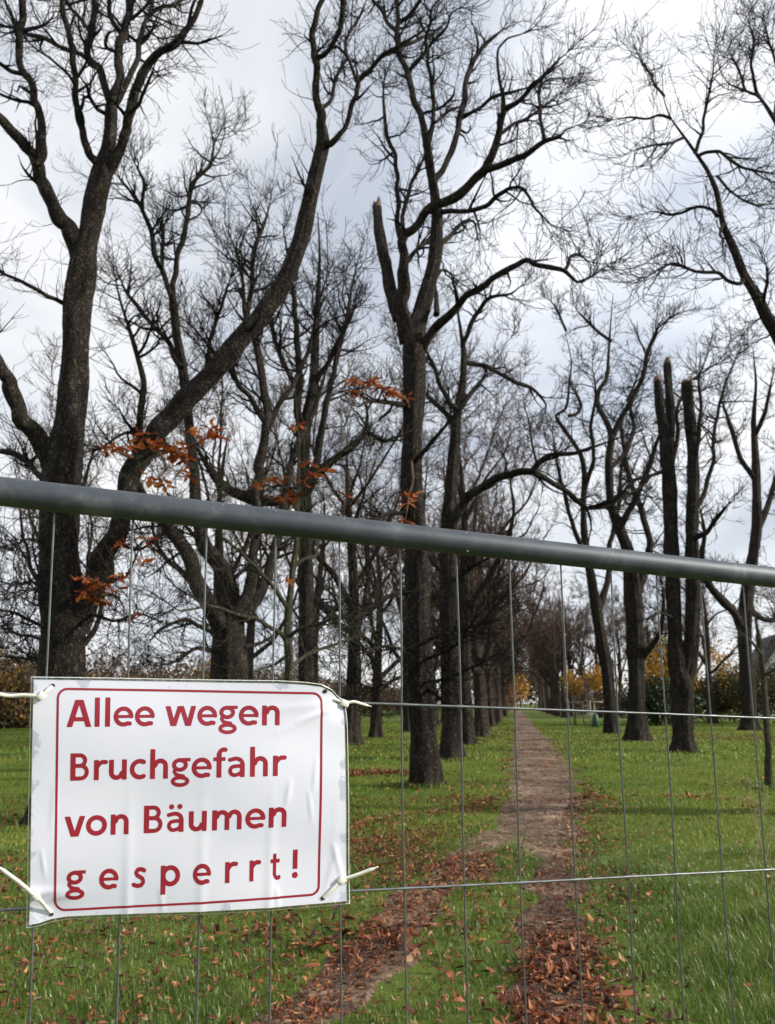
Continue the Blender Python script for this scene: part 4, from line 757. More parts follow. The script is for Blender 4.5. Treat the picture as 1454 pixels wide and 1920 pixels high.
protos_f = [grow_tree(h, r, .013, d, nl, M_barkpale, M_twig, s) for h, r, d, nl, s in ((16.5, .36, .32, 8, 4), (18.0, .34, .32, 9, 5), (15.0, .38, .34, 9, 6))]
used = set()
def place(proto, x, y, rz, sc, label):
    if proto.name in used:
        r = proto.copy(); COL.objects.link(r)
        for ch in proto.children:
            c = ch.copy(); COL.objects.link(c); c.parent = r
    else: r = proto; used.add(proto.name)
    r.location = (x, y, float(ground_z(x, y))); r.rotation_euler = (0, 0, rz); r.scale = (sc, sc, sc)
    tag(r, label, 'tree', 'bare avenue trees'); return r
AZ = .1622
def lat(px, py): g = gpt(px, py); return g[0] - AZ * g[1]
LI, RI, LO = lat(798, 1472), lat(1280, 1410), lat(112, 1545)
pr = random.Random(3)
LI_far = 'bare tree of the left inner row, far along the path among its like'
RO_far = 'bare tree standing far back on the right, beyond the staked saplings'
RI_far = 'bare tree of the right row, far along the path among its like'
LO_far = 'bare tree of the outer left row, standing far back on the meadow side'
for k in range(19):
    Y = 33 + 8 * k; pn = protos_n if Y < 60 else protos_f
    lab = {0: 'third bare tree of the row left of the path, behind the crooked-limbed one', 1: 'fourth bare tree of the row left of the path', 2: 'fifth bare tree of the row left of the path'}.get(k, LI_far)
    place(pn[k % 3], LI + AZ * Y + pr.uniform(-.2, .2), Y + pr.uniform(-.6, .6), pr.uniform(0, 6.28), pr.uniform(.85, 1.05), lab)
for k in range(13):
    Y = 95 + 8 * k
    lab = {0: 'dark bare tree of the right row standing just left of the staked saplings'}.get(k, RI_far)
    place(protos_f[(k + 1) % 3], RI + AZ * Y - .3 + pr.uniform(-.2, .2), Y + pr.uniform(-.6, .6), pr.uniform(0, 6.28), pr.uniform(.85, 1.05), lab)
for px, py, sc, pi, lab in ((658, 1398, .95, 0, 'bare tree beside the right edge of the sign, leaning over the lawn'), (707, 1384, .9, 1, 'bare tree with spreading root foot between the sign and the middle tree')):
    g = gpt(px, py); place(protos_n[pi], g[0], g[1], 1.0 + pi * 2, sc, lab)
for k in range(9):
    Y = 48 + 8.5 * k; place((protos_n if Y < 60 else protos_f)[(k + 2) % 3], LO + AZ * Y + pr.uniform(-.4, .4), Y, pr.uniform(0, 6.28), pr.uniform(.85, 1.05), LO_far)
for i, (px, Y, sc, lab) in enumerate(((402, 34, 1.0, 'slim bare tree straight behind the many-stemmed tree'), (122, 31, 1.0, 'bare tree with fine upright twigs straight behind the large left tree'), (462, 47, 1.0, 'bare tree on the meadow, farther back than the many-stemmed tree'), (590, 45, 1.0, 'bare tree just behind the one with forked upper stems'))):
    p = at(px, 1320, Y)[0]; place(protos_n[i % 3], p[0], Y, i * 1.3, sc, lab)
for i, (px, Y, sc, lab) in enumerate(((1335, 66, .9, 'bare tree behind the twin-trunked broken tree'), (1500, 60, .85, 'bare tree beyond the right edge, half out of the picture'), (1225, 74, .8, 'bare tree in front of the dark hedge'), (1020, 150, 1.0, RI_far), (1072, 106, 1.0, RO_far), (1095, 118, .95, RO_far), (1126, 98, .85, RO_far), (1165, 104, .9, RO_far), (1255, 96, .9, RO_far), (1305, 92, .85, RO_far))):
    p = at(px, 1320, Y)[0]; place(protos_f[i % 3], p[0], Y, i * 1.7, sc, lab)

def feet():
    X, Y, LX, LY = [], [], [], []
    for o in list(COL.objects):
        if o.parent is None and o.get('category') == 'tree' and 6 < o.location.y < 60:
            n = 420 if o.location.y < 35 else 200; a = rng.uniform(0, 6.28, n); rr = rng.normal(.48, .12, n) * (o.scale[0] if 'sapling' not in o['label'] else .4); X.append(o.location.x + rr * np.cos(a)); Y.append(o.location.y + rr * np.sin(a))
            n = 60; a = rng.uniform(0, 6.28, n); rr = rng.uniform(.35, 1.3, n); LX.append(o.location.x + rr * np.cos(a)); LY.append(o.location.y + rr * np.sin(a))
    x, y = np.concatenate(X), np.concatenate(Y); blades('grass', x, y, rng.uniform(.06, .17, len(x)), rng.uniform(.010, .022, len(x)), M_grass, 'longer grass left standing round the trunk feet')
    x, y = np.concatenate(LX), np.concatenate(LY); n = len(x); V = rotate(leaf_verts(n, rng.uniform(.08, .16, n), rng.uniform(-2, 2, n), rng.uniform(-.4, 1.2, n)), rng.uniform(0, 6.28, n), rng.normal(0, .2, n), rng.normal(0, .3, n)) + np.stack([x, y, ground_z(x, y) + .06], 1)[:, None]
    i = np.arange(n)[:, None, None] * 12; o = mesh_ob('fallen_leaves', V.reshape(-1, 3), [(i + LQ[None]).reshape(-1, 4)], M_leaf_f); tag(o, 'fallen leaves gathered round the trunk feet', 'fallen leaves', kind='stuff')
feet()

# ------------------------------------------------------------------ bushes, leafy trees, far wood
def foliage(n, cx, rx, size, clumps=26):
    """n leaf quads gathered in uneven clumps inside an ellipsoid"""
    c = rng.normal(size=(clumps, 3)); c = norm(c) * rng.random((clumps, 1)) ** .45 * np.asarray(rx) * .85 + np.asarray(cx)
    k = rng.integers(0, clumps, n); p = c[k] + rng.normal(size=(n, 3)) * np.asarray(rx) * .2
    a = norm(rng.normal(size=(n, 3))); b = norm(np.cross(a, rng.normal(size=(n, 3)))); s = size * rng.uniform(.6, 1.4, (n, 1))
    V = np.stack([p - a * s * .5, p + b * s * .32, p + a * s * .5, p - b * s * .32], 1)
    return V.reshape(-1, 3), np.arange(n * 4).reshape(n, 4)
def bush(name, px, Y, w, h, m, n, label, cat='shrub', size=.16, group=None, depth=None):
    p = at(px, 1320, Y)[0]; gz = float(ground_z(p[0], Y)); base = np.array([p[0], Y, gz]); root = empty(name, base, label, cat, group)
    V, q = foliage(n, (p[0], Y, gz + h * .52), (w / 2, (depth or w * .7) / 2, h * .48), size, max(14, int(w * h * 2)))
    V[:, 2] = np.maximum(V[:, 2], gz + .02); mesh_ob('foliage', V, [q], m, root, False, base)
    b = MB()
    for _ in range(7):
        x, y = rng.normal(0, w * .18), rng.normal(0, w * .1)
        b.tube([base + [x * .3, y * .3, -.05], base + [x, y, h * .45], base + [x * 1.6, y * 1.6, h * .85]], [.04, .03, .012], 6)
    b.build('stems', M_twig, root, origin=base)
def leafy_tree(px, Y, h, w, m, n, label, size=.2, low=.25):
    p = at(px, 1320, Y)[0]; gz = float(ground_z(p[0], Y)); base = np.array([p[0], Y, gz]); root = empty('autumn_tree', base, label, 'tree')
    b = MB(); b.tube([base - [0, 0, .1], base + [.05, 0, h * .4], base + [0, .05, h * .95]], [.02 * h ** .9, .014 * h ** .9, .01], 8); P = np.array([catmull(np.stack([base + [0, 0, h * low], base + [0, 0, h * .6], base + [0, 0, h]]), 20)]); Pl, Rl = spawn(P, np.full((1, 20), .04), np.array([18]), 0, .9, (w * .3, w * .55), (.6, 1.1), 9, .6, .01, 0, .1, .12)
    V, q = tubes(Pl, Rl, 4); b.add(V, q); b.build('trunk', M_barkpale, root, origin=base)
    V, q = foliage(n, base + [0, 0, h * (low + 1) / 2], (w / 2, w / 2, h * (1 - low) / 2), size, 30); mesh_ob('crown', V, [q], m, root, False, base)
leafy_tree(1228, 62, 7.0, 5.0, M_leaf_y, 2600, 'golden-leaved tree left of the twin-trunked tree, by the hedge', .24, .2)
leafy_tree(1330, 70, 7.5, 5.5, M_leaf_y, 900, 'thin-leaved yellow tree right of the twin-trunked tree', .24, .2)
leafy_tree(1366, 78, 6.0, 6.0, M_scrub, 1600, 'brown-leaved tree between the twin-trunked tree and the right edge tree', .24, .1)
leafy_tree(958, 200, 17, 5.0, M_leaf_y, 900, 'pale yellow tree closing the far end of the avenue', .6, .1)
leafy_tree(976, 205, 12, 7.0, M_leaf_y, 900, 'low yellow tree at the far end, right of the path', .6, .05)
bush('shrub', 951, 190, 7, 6.5, M_leaf_f, 700, 'dark red shrub at the far end of the path', size=.6)
for i, (px, Y, w, h, n, m, lab) in enumerate(((1222, 60, 4.6, 3.7, 7000, M_leaf_g, 'dark evergreen shrub beside the golden-leaved tree'), (1262, 64, 4.2, 3.2, 5000, M_leaf_g, 'dark evergreen shrub behind the twin-trunked tree'), (1330, 72, 6, 4.4, 6500, M_scrub_g, 'olive hedge shrub right of the twin-trunked tree'), (1375, 70, 5.5, 4.6, 6500, M_scrub_g, 'olive hedge shrub left of the right edge tree'), (1425, 66, 6, 4.9, 6500, M_scrub_g, 'olive hedge shrub below the white house'), (1480, 60, 6, 4.8, 5000, M_scrub_g, 'olive hedge shrub running out of the right edge'), (1160, 95, 8, 3.4, 1800, M_scrub, 'brown scrub beyond the staked saplings'), (1082, 112, 4.5, 4.6, 1300, M_scrub, 'brown scrub left of the white house behind the saplings'), (1133, 108, 4.5, 4.4, 1300, M_scrub, 'brown scrub right of the white house behind the saplings'), (1080, 130, 9, 4.0, 1200, M_scrub, 'brown scrub far behind the right row of trees'), (968, 225, 34, 13, 4500, M_scrub, 'broad brown thicket closing the far end of the avenue'))):
    bush('shrub', px, Y, w, h, m, n, lab, size=.21 if Y < 80 else .3 if Y < 180 else .9)
def far_wood():
    c = MB(); y = MB()
    for px, Y, h in zip(np.arange(-330, 780, 22), np.interp(np.arange(-330, 780, 22), [-330, 60, 300, 650, 780], [48, 54, 70, 105, 125]), rng.uniform(2.6, 5.2, 60)):
        p = at(px, 1320, Y)[0]; w = Y * .045
        for o in (0, 5, 11):
            V, q = foliage(650, (p[0] + rng.normal(0, 1), Y + o, (h + o * .15) * .5), (w, 3, (h + o * .15) * .5), .26 + Y * .001, 20); V[:, 2] = np.maximum(V[:, 2], .02)
            (y if rng.random() < .08 else c).add(V, q)
    o = c.build('undergrowth', M_scrub, None, False); tag(o, 'brown tangled undergrowth along the far edge of the meadow', 'undergrowth', kind='stuff')
    o = y.build('undergrowth', M_leaf_yb, None, False); tag(o, 'yellow bramble patches in the far undergrowth', 'undergrowth', kind='stuff')
M_leaf_yb = leafy('dull yellow leaves', [(0, (.10, .06, .015)), (.5, (.22, .13, .025)), (1, (.34, .20, .04))], .3)
far_wood()
for i in range(11):
    px = -70 + i * 62 + pr.uniform(-14, 14); Y = float(np.interp(px, [-330, 60, 300, 650, 780], [48, 54, 70, 105, 125])) + 7
    p = at(px, 1320, Y)[0]; place(protos_f[i % 3], p[0], Y, pr.uniform(0, 6.28), pr.uniform(.33, .46) * (1 + (Y - 60) * .006), 'small bare tree in the wood edge beyond the meadow')

# ------------------------------------------------------------------ houses, staked saplings
def house(px, Y, w, d, h, roof_h, rz, label, lift=0):
    p = at(px, 1320, Y)[0]; base = np.array([p[0], Y, lift]); ca, sa = math.cos(rz), math.sin(rz)
    root = empty('house', base, label, 'house'); Rm = np.array([[ca, sa, 0], [-sa, ca, 0], [0, 0, 1]])
    def T(V): return np.asarray(V, float) @ Rm + base
    W_, D = w / 2, d / 2
    b = MB(); b.add(T([[-W_, -D, -.3], [W_, -D, -.3], [W_, D, -.3], [-W_, D, -.3], [-W_, -D, h], [W_, -D, h], [W_, D, h], [-W_, D, h], [0, -D, h + roof_h], [0, D, h + roof_h]]),
        [np.array([[1, 2, 6, 5], [3, 0, 4, 7]]), np.array([[0, 1, 5, 8, 4]]), np.array([[2, 3, 7, 9, 6]])]); b.build('wall', M_white, root, False, base)
    r = MB(); e = .35; s = roof_h / W_
    for sg in (-1, 1):
        x0, z0 = sg * (W_ + e), h - e * s; v = []
        for y in (-D - .3, D + .3): v += [[0, y, h + roof_h + .05], [x0, y, z0 + .05], [x0, y, z0 + .22], [0, y, h + roof_h + .25]]
        r.add(T(v), np.array([[0, 1, 2, 3], [7, 6, 5, 4], [3, 2, 6, 7], [0, 4, 5, 1], [1, 5, 6, 2]]))
    ro = r.build('roof', M_roof, root, False, base)
    ch = MB(); cc = T([[-W_ * .4, D * .3, h + roof_h * .9]])[0]; ch.box(cc, .6, .6, 1.6, rz); ch.build('chimney', M_roof, ro, False, base)
    for x, z in ((-1.4, h * .45), (1.4, h * .45), (0, h + roof_h * .32)):
        f = MB(); f.box(T([[x, -D - .02, z]])[0], 1.1, .1, 1.2, rz); fr = f.build('window', M_roof, root, False, base); g = MB(); g.box(T([[x, -D - .075, z]])[0], .9, .02, 1.0, rz); g.build('pane', M_glass, fr, False, base)
house(1466, 92, 6.4, 11, 5.0, 4.3, -.22, 'white gabled house with dark roof at the right edge')
house(1108, 128, 4.2, 7, 3.6, 2.2, .2, 'white house half hidden behind the staked yellow saplings')
def weed():
    g = gpt(1425, 1650); base = np.array([g[0], g[1], float(ground_z(g[0], g[1]))]); root = empty('dry_weed', base, 'tall dry weed stalks standing in the grass at the right edge', 'weed')
    m = MB()
    for px, py in ((1382, 1445), (1402, 1452), (1425, 1520), (1440, 1478), (1452, 1560), (1360, 1560), (1470, 1500)):
        tip = at(px, py, g[1] + rng.normal(0, .15))[0]; b0 = base + [rng.normal(0, .07), rng.normal(0, .07), -.03]; mid = (b0 * .45 + tip * .55) + [0, 0, .05]
        P = catmull(np.array([b0, mid, tip]), 12); m.tube(P, np.linspace(.0032, .0016, 12), 5)
        for q in range(9):
            t = P[-1 - q // 2]; d = norm(rng.normal(size=3) + [0, 0, 1.2]) * rng.uniform(.02, .05); m.tube([t, t + d * .6, t + d], [.0018, .004, .001], 5)
        for q in (4, 6): d = np.array([rng.normal(0, .07), rng.normal(0, .07), .06]); m.tube([P[q], P[q] + d * .6, P[q] + d], [.0016, .0012, .0008], 4)
    m.build('stalks', M_dry, root, origin=base)
M_dry = simple('dry straw', (.36, .31, .18), .8, var=.25, scale=30)
weed()
def staked(px, py, label_t, label_s, bagged):
    g = gpt(px, py); g[2] = float(ground_z(g[0], g[1])); k = g[1] / F; base = g.copy()
    t = empty('young_tree', base, label_t, 'tree'); b = MB(); b.tube([base, base + [.05, 0, 1.5], base + [0, 0, 4.0]], [.05, .04, .012], 8); 
    V, q = foliage(950, base + [0, 0, 3.3], (.95, .95, 1.25), .17, 22); mesh_ob('crown', V, [q], M_leaf_y, t, False, base)
    P = np.array([catmull(np.stack([base + [0, 0, 2.0], base + [0, 0, 3.0], base + [0, 0, 4.2]]), 12)]); Pl, Rl = spawn(P, np.full((1, 12), .02), np.array([14]), 0, .9, (.4, 1.0), (.5, 1.0), 7, .6, .006, 0, .1, .1); V, q = tubes(Pl, Rl, 4); b.add(V, q); b.build('trunk', M_sap, t, origin=base)
    s = empty('tree_stake', base, label_s, 'tree stake'); top = 1.85; pts = [(-.55, -.4), (.55, -.4), (0, .6)]
    for x, y in pts:
        m = MB(); m.tube([base + [x, y, -.1], base + [x, y, top]], .05, 8); m.build('post', M_stake, s, origin=base)
    for i in range(3):
        a, c_ = pts[i], pts[(i + 1) % 3]; m = MB(); L_ = math.hypot(c_[0] - a[0], c_[1] - a[1]); m.box(base + [(a[0] + c_[0]) / 2, (a[1] + c_[1]) / 2, top - .1 + .002 * i], L_ + .2, .04, .11, math.atan2(c_[1] - a[1], c_[0] - a[0])); m.build('crossbar', M_stake, s, False, base)
    if bagged:
        m = MB(); bp = base + [-.32, -.75, 0]; m.tube([bp + [0, 0, .0], bp + [0, 0, .12], bp + [0, 0, .5], bp + [.02, 0, .85], bp + [.03, 0, 1.0]], [.20, .27, .25, .17, .06], 12); o = m.build('watering_bag', M_bag); tag(o, 'green watering bag at the foot of the right staked sapling', 'watering bag')
staked(1080, 1359, 'left of the two young yellow-leaved saplings held by stakes', 'pale post frame around the left yellow sapling', False)
staked(1121, 1364, 'right of the two young yellow-leaved saplings, with a green bag at its foot', 'pale post frame around the right yellow sapling', True)

# ------------------------------------------------------------------ the site fence
RAIL0, RAIL1 = (0, 921), (1454, 1083)
def cam_pt(px, py, z): return np.array([(px - 727) / F * z, (960 - py) / F * z, z])
def c2w(p): p = np.asarray(p, float); return np.stack([p[..., 0], p[..., 2] * CP - p[..., 1] * SP, H + p[..., 2] * SP + p[..., 1] * CP], -1)
RA, RB = cam_pt(*RAIL0, 1.055), cam_pt(*RAIL1, 1.52)
UP = norm(np.array([-.085, 6.69, 1.0]))                     # the mesh leans slightly towards the viewer
RD = norm(RB - RA); NRM = norm(np.cross(UP, RD)); NRM = NRM if NRM[2] < 0 else -NRM   # faces the viewer
def plane(px, py, off=0.0):
    d = np.stack([(np.asarray(px, float) - 727) / F, (960 - np.asarray(py, float)) / F, np.ones_like(np.asarray(px, float))], -1)
    s = ((RA + NRM * off) @ NRM) / (d @ NRM); return d * s[..., None]
WX = [105, 253, 390, 517, 638, 751, 857, 957, 1054, 1147, 1232, 1316, 1395]
def rail_at(px):        # camera-space point of the rail axis at photo column px
    t = np.linspace(0, 1, 2001)[:, None]; P = RA + (RB - RA) * t; x = P[:, 0] / P[:, 2] * F + 727; return np.array([np.interp(px, x, P[:, i]) for i in range(3)])
def fence():
    base_c = (RA + RB) / 2; base = c2w(base_c - UP * 2.0); base[2] = 0
    root = empty('site_fence', base, 'galvanised wire mesh site fence panel with a thick tubular top rail', 'fence')
    tops = [rail_at(x) for x in WX]; step = .103
    tops = [tops[0] - RD * step * k for k in range(7, 0, -1)] + tops + [tops[-1] + RD * step * k for k in range(1, 13)]
    endL, endR = tops[0] - RD * step, tops[-1] + RD * step
    hgt = 1.82
    # top rail with two faint welded collars
    n = 40; P = np.array([c2w(endL + (endR - endL) * t) for t in np.linspace(0, 1, n)]); m = MB(); m.tube(P, .0203, 40); m.build('top_rail', M_rail, root, origin=base)
    for e in (endL, endR):
        m = MB(); m.tube(np.array([c2w(e - UP * t) for t in np.linspace(.0, hgt + .14, 12)]), .0205, 24); m.build('side_post', M_rail, root, origin=base)
    m = MB(); m.tube(np.array([c2w(endL - UP * hgt), c2w(endR - UP * hgt)]), .0165, 20); m.build('bottom_rail', M_rail, root, origin=base)
    bk = -NRM * .004
    for i, tp in enumerate(tops):
        ph = rng.uniform(0, 6.28, 3); ts = np.linspace(.0, hgt, 60)
        w = .0011 * np.sin(ts * 5 + ph[0]) + .0007 * np.sin(ts * 13 + ph[1])
        m = MB(); m.tube(c2w(tp[None] - UP * ts[:, None] + RD * w[:, None] + bk), .00155, 8); m.build('vertical_wire', M_wire, root, origin=base)
    def horiz(rows, dt=0):
        xs = np.array([r[0] for r in rows]); ys = np.array([r[1] for r in rows]); T = []
        for tp in tops:
            q = tp; px = np.clip(tp[0] / tp[2] * F + 727, -400, 1900)
            for _ in range(3):
                py = np.interp(px, xs, ys); k = (960 - py) / F; t = (q[1] - k * q[2]) / (UP[1] - k * UP[2]); pt = q - UP * t; px = pt[0] / pt[2] * F + 727
            T.append(t)
        return np.array(T)
    t1 = horiz([(-500, 1296), (0, 1300), (100, 1303), (250, 1307), (645, 1317), (957, 1328), (1232, 1338), (1454, 1347), (1900, 1365)])
    t2 = horiz([(-500, 1732), (0, 1706), (250, 1693), (650, 1671), (957, 1656), (1232, 1641), (1454, 1630), (1900, 1607)])
    # beyond the picture the wires run level with the last measured drop
    def smooth(t, lo=7, hi=19): t = t.copy(); t[:lo] = t[lo]; t[hi + 1:] = t[hi]; return t
    t1, t2 = smooth(t1), smooth(t2)
    gap = float((t2 - t1)[7:20].mean())
    for t in (t1, t2, t2 + gap, t2 + gap * 2, t2 + gap * 3):
        pts = [c2w(endL - UP * t[0] + NRM * .0005)] + [c2w(tp - UP * min(tt, hgt - .05) + NRM * .0005) for tp, tt in zip(tops, t)] + [c2w(endR - UP * t[-1] + NRM * .0005)]
        pp = np.array(pts); tt = np.linspace(0, len(pp) - 1, (len(pp) - 1) * 8 + 1); cc = np.stack([np.interp(tt, np.arange(len(pp)), pp[:, i]) for i in range(3)], 1); m = MB(); m.tube(cc, np.where(np.abs(tt - np.round(tt)) < .01, .0027, .0019), 8); m.build('horizontal_wire', M_wire, root, origin=base)
    # zinc runs: small raised blobs and drips left from dipping
    m = MB()
    for px, py, s in ((871, 1029, 1.0), (868, 1010, .5), (640, 978, .5), (415, 955, .35), (1142, 1046, .45), (1318, 1068, .5), (512, 968, .35), (945, 1030, .3)):
        c0 = rail_at(px); v = plane(np.array(px), np.array(py)) - c0; v = v - RD * (v @ RD); v = norm(norm(v) + NRM * .9); p = c0 + v * .0202
        a = np.arange(10) / 10 * 6.283; u2 = np.cross(v, RD); r0 = .0016 * s
        ring = p + (np.cos(a)[:, None] * RD * r0 + np.sin(a)[:, None] * u2 * r0 * 1.5); ring2 = p + v * .0007 + (np.cos(a)[:, None] * RD * r0 * .5 + np.sin(a)[:, None] * u2 * r0 * .7)
        V = np.concatenate([ring, ring2, [p + v * .0009]]); k = np.arange(10); k2 = (k + 1) % 10
        m.add(c2w(V), [np.stack([k, k2, k2 + 10, k + 10], 1), np.stack([k + 10, k2 + 10, np.full(10, 20)], 1)])
    m.build('zinc_blobs', M_zinc, root, origin=base)
    for e, lab in ((endL, 'left'), (endR, 'right')):
        f = c2w(e - UP * hgt); f[2] = float(ground_z(f[0], f[1])); a = math.atan2(RD[2], RD[0]); fo = MB()
        fo.box(f + [0, 0, .065], .24, .70, .13, a); fo.box(f + [0, 0, .14], .18, .55, .02, a); o = fo.build('fence_foot', M_conc, None, False); tag(o, f'grey concrete block under the {lab} end of the mesh fence', 'fence foot')
fence()

# ------------------------------------------------------------------ the laminated sign
def relief(px, py):      # how far the sheet stands off the mesh, metres
    u = (px - 60) / 592; v = (py - 1273) / 450
    z = .010 + .006 * np.sin(np.pi * np.clip(u, 0, 1)) * np.sin(np.pi * np.clip(v, 0, 1)) + .0016 * np.sin(u * 9 + 2.0 * v + .6) + .0012 * np.sin(v * 11 - u * 4)
    for wx, k in ((253, 1), (390, 1), (517, 1.3), (638, .6)):      # the sheet presses on the wires behind it near its lower edge
        xx = wx - (py - 960) * .02; z = z + .0011 * k * np.exp(-((px - xx) / 9) ** 2) * np.clip((v - .35) * 1.6, 0, 1)
    z = z - .004 * np.exp(-(((px - 78) / 50) ** 2 + ((py - 1700) / 30) ** 2)) + .0028 * np.exp(-(((px - 60) / 60) ** 2 + ((py - 1668) / 10) ** 2))
    # creases pulled out of the tied corner at the top right and of the lower right corner
    for (ax, ay), (bx, by), a, w in (((645, 1317), (555, 1352), .0036, 5), ((645, 1317), (520, 1372), .0022, 7), ((645, 1317), (480, 1330), .0018, 8), ((540, 1460), (532, 1510), .003, 5), ((590, 1420), (583, 1490), .0022, 4), ((575, 1480), (582, 1540), .0022, 4), ((622, 1580), (640, 1650), .0032, 5), ((630, 1590), (600, 1690), .0022, 6), ((105, 1470), (98, 1560), .0016, 6), ((66, 1690), (150, 1668), .0025, 6), ((80, 1590), (86, 1640), .002, 4), ((300, 1660), (306, 1715), .0018, 5), ((516, 1660), (520, 1710), .0022, 5)):
        d = np.hypot(bx - ax, by - ay); t = np.clip(((px - ax) * (bx - ax) + (py - ay) * (by - ay)) / d ** 2, 0, 1)
        q = np.hypot(px - ax - t * (bx - ax), py - ay - t * (by - ay)); z = z + .42 * a * np.exp(-(q / w) ** 2) * np.where((t > 0) & (t < 1), np.sin(np.pi * np.clip(t * .8 + .15, 0, 1)), .35)
    z = z - .012 * np.exp(-(((px - 655) / 45) ** 2 + ((py - 1310) / 28) ** 2))
    return z
def sheet(px, py, off=0.0):
    P = plane(px, py, .0); return c2w(P + NRM * (relief(px, py) + off)[..., None])
TOP = [(65, 1273), (180, 1274.5), (300, 1277), (420, 1279), (520, 1280), (570, 1283), (600, 1287), (622, 1298), (634, 1311), (643, 1317)]
BOT = [(56, 1730), (75, 1727), (97, 1720), (125, 1715), (170, 1712.5), (250, 1709), (380, 1703), (500, 1697), (600, 1690), (648, 1686)]
LEFT = [(65, 1273), (63, 1350), (61, 1450), (59.5, 1560), (58.5, 1650), (58, 1668), (56.5, 1700), (56, 1730)]
RIGHT = [(643, 1317), (645, 1400), (646, 1500), (647, 1600), (648, 1686)]
def coons(u, v, g=0.0):
    T, B, Lf, Rt = [np.array(a, float) for a in (TOP, BOT, LEFT, RIGHT)]
    def ev(a, t):
        d = np.concatenate([[0], np.cumsum(np.hypot(*np.diff(a, axis=0).T))]); d /= d[-1]; return np.stack([np.interp(t, d, a[:, i]) for i in (0, 1)], -1)
    cu, cv = u[..., None], v[..., None]
    p = (1 - cv) * ev(T, u) + cv * ev(B, u) + (1 - cu) * ev(Lf, v) + cu * ev(Rt, v) - ((1 - cu) * (1 - cv) * T[0] + cu * (1 - cv) * T[-1] + (1 - cu) * cv * B[0] + cu * cv * B[-1])
    if g:
        c = np.array([355, 1500.]); p = p + g * np.stack([np.sign(p[..., 0] - c[0]) * ((u < .001) | (u > .999)), np.sign(p[..., 1] - c[1]) * ((v < .001) | (v > .999))], -1)
    return p
# --- lettering: every glyph is a union of thick strokes, contoured on a fine grid (units of 1/1000 em)
def arc(cx, cy, rx, ry, a0, a1, n=26):
    a = np.radians(np.linspace(a0, a1, n)); return [(cx + rx * math.cos(t), cy + ry * math.sin(t)) for t in a]
Bx = lambda x0, y0, x1, y1: ('b', x0, y0, x1, y1)
Ln = lambda p, q, w: ('l', p, q, w)
Cv = lambda pts, w: ('c', pts, w)
Dt = lambda x, y, r: ('c', [(x, y), (x + .1, y)], 2 * r)
n_ = [Bx(62, 0, 178, 470), Cv(arc(300, 295, 124, 122, 172, 0), 112), Bx(368, 0, 480, 300)]
a_ = [Bx(322, 0, 434, 310), Cv([(88, 402)] + arc(225, 300, 155, 128, 112, 10), 98), Cv([(370, 262), (250, 255)] + arc(205, 150, 112, 102, 95, 275) + [(300, 72), (372, 140)], 92)]
GL = {
 'A': (606, [Ln((68, -30), (282, 670), 128), Ln((538, -30), (324, 670), 128), Bx(150, 135, 455, 232), Bx(240, 560, 366, 640)], (0, 640)),
 'l': (246, [Bx(64, 0, 182, 690)], None), 'e': (503, [Cv(arc(252, 235, 183, 186, 2, 300) + [(400, 70)], 106), Bx(120, 200, 484, 272)], None),
 'w': (745, [Ln((62, 500), (200, -30), 116), Ln((200, -30), (372, 520), 108), Ln((372, 520), (545, -30), 108), Ln((545, -30), (683, 500), 116)], (0, 470)),
 'g': (474, [Cv(arc(218, 312, 138, 112, 0, 360), 98), Bx(240, 392, 465, 470), Cv([(118, 236), (88, 160), (130, 92), (215, 70), (300, 55)], 84), Cv(arc(228, -66, 172, 88, 0, 360), 92)], None),
 'n': (537, n_, None), 'B': (560, [Bx(70, 0, 192, 640), Cv([(150, 590), (270, 590)] + arc(285, 468, 128, 122, 85, -85) + [(270, 345), (150, 345)], 98), Cv([(150, 345), (290, 345)] + arc(310, 198, 146, 147, 85, -85) + [(280, 50), (150, 50)], 100)], None),
 'r': (355, [Bx(62, 0, 178, 470), Cv([(130, 300), (180, 375), (250, 420), (338, 418)], 104)], None),
 'u': (537, [Bx(58, 175, 172, 470), Cv(arc(236, 172, 122, 122, 180, 350), 112), Bx(360, 0, 474, 470)], None),
 'c': (418, [Cv(arc(243, 235, 183, 186, 62, 298), 110)], None), 'h': (537, n_ + [Bx(62, 0, 178, 690)], None),
 'f': (316, [Bx(92, 0, 208, 560), Cv([(150, 540)] + arc(262, 530, 110, 112, 178, 72), 104), Bx(15, 382, 300, 470)], None),
 'a': (494, a_, None), 'v': (473, [Ln((50, 500), (225, -40), 124), Ln((423, 500), (248, -40), 124), Bx(185, 0, 288, 60)], (0, 470)),
 'o': (538, [Cv(arc(269, 235, 190, 184, 0, 360), 114)], None), 'ä': (494, a_ + [Dt(150, 590, 62), Dt(340, 590, 62)], None),
 'm': (813, n_ + [Cv(arc(585, 295, 160, 122, 172, 0), 112), Bx(634, 0, 748, 300)], None),
 's': (399, [Cv([(340, 388), (255, 422), (165, 412), (118, 350), (150, 285), (230, 245), (300, 200), (318, 130), (268, 62), (165, 45), (55, 78)], 102)], None),
 'p': (537, [Bx(62, -180, 178, 470), Cv(arc(290, 235, 172, 184, 0, 360), 112)], None),
 't': (347, [Bx(92, 110, 208, 590), Bx(12, 382, 318, 470), Cv([(150, 140)] + arc(258, 150, 108, 108, 182, 300), 100)], None),
 '!': (325, [Bx(104, 205, 218, 640), Dt(161, 68, 72)], None)}
GL['m'] = (813, [Bx(62, 0, 178, 470), Cv(arc(290, 300, 117, 117, 172, 0), 108), Bx(352, 0, 462, 310), Cv(arc(575, 300, 117, 117, 172, 0), 108), Bx(638, 0, 748, 310)], None)
